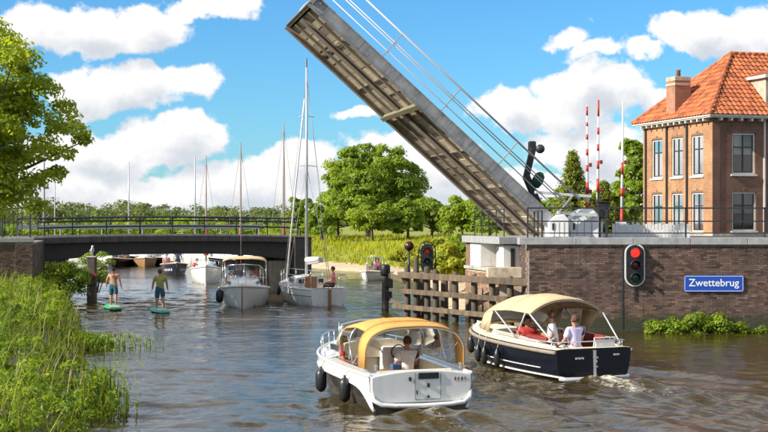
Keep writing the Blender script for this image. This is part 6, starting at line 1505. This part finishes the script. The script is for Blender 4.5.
launch('white sailing boat with red furled sail under the middle of the bridge', a, v, 2.1, (.8, 1.2), 'gelcoat', None, None, True, False, (8.2, 'mast_wood', 'red'), rail=True, name='sailing_boat', crew=(('person in red on the port side of the red sailed boat', 1.5, -.6, 'red_cloth', 'hair_brown', R(10), 'sit'),))
a, v = heading(172, 110, 176.5, 101.5)
t, Hh = launch('dark blue launch with white lettering on its bow', a, v, 2.0, (.65, .95), 'navy', None, None, False, True, crew=(('person standing at the windscreen of the dark blue launch', 3.4, .3, 'blue_cloth', 'hair_dark', 0, 'stand'), ('person in pink sitting in the dark blue launch', 2.0, -.5, 'pink_cloth', 'hair_brown', 0, 'sit')))
b = MB()
for sd in (1, -1):
    for i in range(6):
        q0, q1 = .70 + i * .04, .70 + i * .04 + .018; b.add([Hh.P(q0, .26, sd, .02), Hh.P(q1, .26, sd, .02), Hh.P(q1, .36, sd, .02), Hh.P(q0, .36, sd, .02)], [(0, 1, 2, 3)])
b.build('lettering', M['white_letter'], t)
a, v = heading(144, 128, 145, 120)
launch('white launch with brown hull band between the two dark launches', a, v, 2.1, (.6, .85), 'teak', None, None, True, True, crew=(('person in white aboard the brown banded launch', 2.2, .4, 'white_cloth', 'hair_brown', 0, 'sit'),))
a, v = heading(126, 126, 112, 119.5)
launch('dark launch with a crowded cockpit, furthest left beyond the bridge', a, v, 2.1, (.6, .85), 'navy', None, None, False, True, crew=(('person in pink in the crowded dark launch', 2.6, .5, 'pink_cloth', 'hair_brown', 0, 'sit'), ('person in white in the crowded dark launch', 1.6, -.4, 'white_cloth', 'hair_dark', 0, 'sit'), ('person in red standing in the crowded dark launch', 3.4, -.2, 'red_cloth', 'hair_ginger', 0, 'stand')))
a, v = heading(383, 97, 366, 92)
launch('small white motor boat on the open water beyond the lone mooring pile', a, v, 1.8, (.5, .7), 'gelcoat', None, None, False, True, crew=(('person in pink steering the small white motor boat', 2.0, .1, 'pink_cloth', 'hair_brown', 0, 'sit'), ('second person in dark top in the small white motor boat', 1.1, -.3, 'dark_cloth', 'hair_brown', 0, 'sit')))
# the boat whose tall mast rises behind the bridge pier
a, v = heading(287, 96, 281, 88)
launch('moored sailing boat behind the bridge pier with a tall brown mast', a, v, 2.4, (.8, 1.1), 'gelcoat', 'dark_red', None, True, False, (10.4, 'mast_wood', 'dark_red'), name='sailing_boat')
a, v = heading(40, 118, 66, 114)
launch('blue grey launch moored behind the bushes under the bridge', a, v, 2.2, (.7, .95), 'navy', None, None, True, True)

# moored boats along the far bank
def far_boats():
    rng = random.Random(9)
    proto = []
    for kind in range(3):
        Hh = Hull(6.5, 2.1, .7, 1.0, .3, .85, .6, .42, .42, 2.4); t = thing('moored_boat', 'x', 'boat')
        Hh.skin(0, 1, 'hull', M[('gelcoat', 'navy', 'gelcoat', 'blue_sign', 'gelcoat')[kind]], t, transom=True, n=10, k=5); Hh.deck(0, 1, .06, 'deck', M['cream'], t, .03)
        b = MB(); b.box((3.2, 0, 1.25), (2.4, 1.4, .9), taper=.85); c = b.build('cabin', M['gelcoat'], t, bevel=.06)
        b = MB(); b.bb(2.2, 4.2, -.70, .70, 1.25, 1.5); b.build('cabin_window', M['window_dark'], c)
        if kind == 0: b = MB(); b.tube([(3.6, 0, 1.6), (3.6, 0, 9.5)], [.08, .05], 6); b.build('mast', M['galv'], t, True); b = MB(); b.tube([(3.5, 0, 2.2), (.8, 0, 2.3)], .13, 6); b.build('furled_sail', M['blue_cloth'], t, True)
        if kind == 2: b = MB(); b.box((1.6, 0, 1.9), (2.4, 1.7, .12)); b.build('canopy_roof', M['red_cloth'], t)
        proto.append(t)
    lab = ('white moored sailing boat with bare mast', 'dark hulled moored boat on the far bank', 'white moored boat with red canopy', 'blue hulled boat in the harbour beyond the bridge', 'white cabin boat in the harbour beyond the bridge')
    spots = []
    for i in range(16):
        f = i / 15; x = 54 + 225 * f + rng.uniform(-4, 4); D = np.interp(x, [50, 200, 290], [141, 127, 117]) + rng.uniform(-4, 2)
        spots.append((x, D, R(rng.choice((155, 165, -20, 170))), (1, 2, 0, 1, 2)[i % 5]))
    used = set(); spots.sort(); cnt = {}; ordn = ('first', 'second', 'third', 'fourth', 'fifth', 'sixth', 'seventh', 'eighth', 'ninth', 'tenth', 'eleventh', 'twelfth', 'thirteenth', 'fourteenth', 'fifteenth', 'sixteenth')
    for (x, D, rz, kind) in spots:
        o = proto[kind] if kind not in used else copy_tree(proto[kind]); used.add(kind)
        o.location = ((x - 384) / F * D, D, 0 if D < 150 else 2.25); o.rotation_euler = (0, 0, rz); cnt[kind] = cnt.get(kind, -1) + 1; tag(o, lab[kind] + ', ' + ordn[cnt[kind]] + ' from the shore bushes', 'boat', 'boats moored along the far bank')
far_boats()
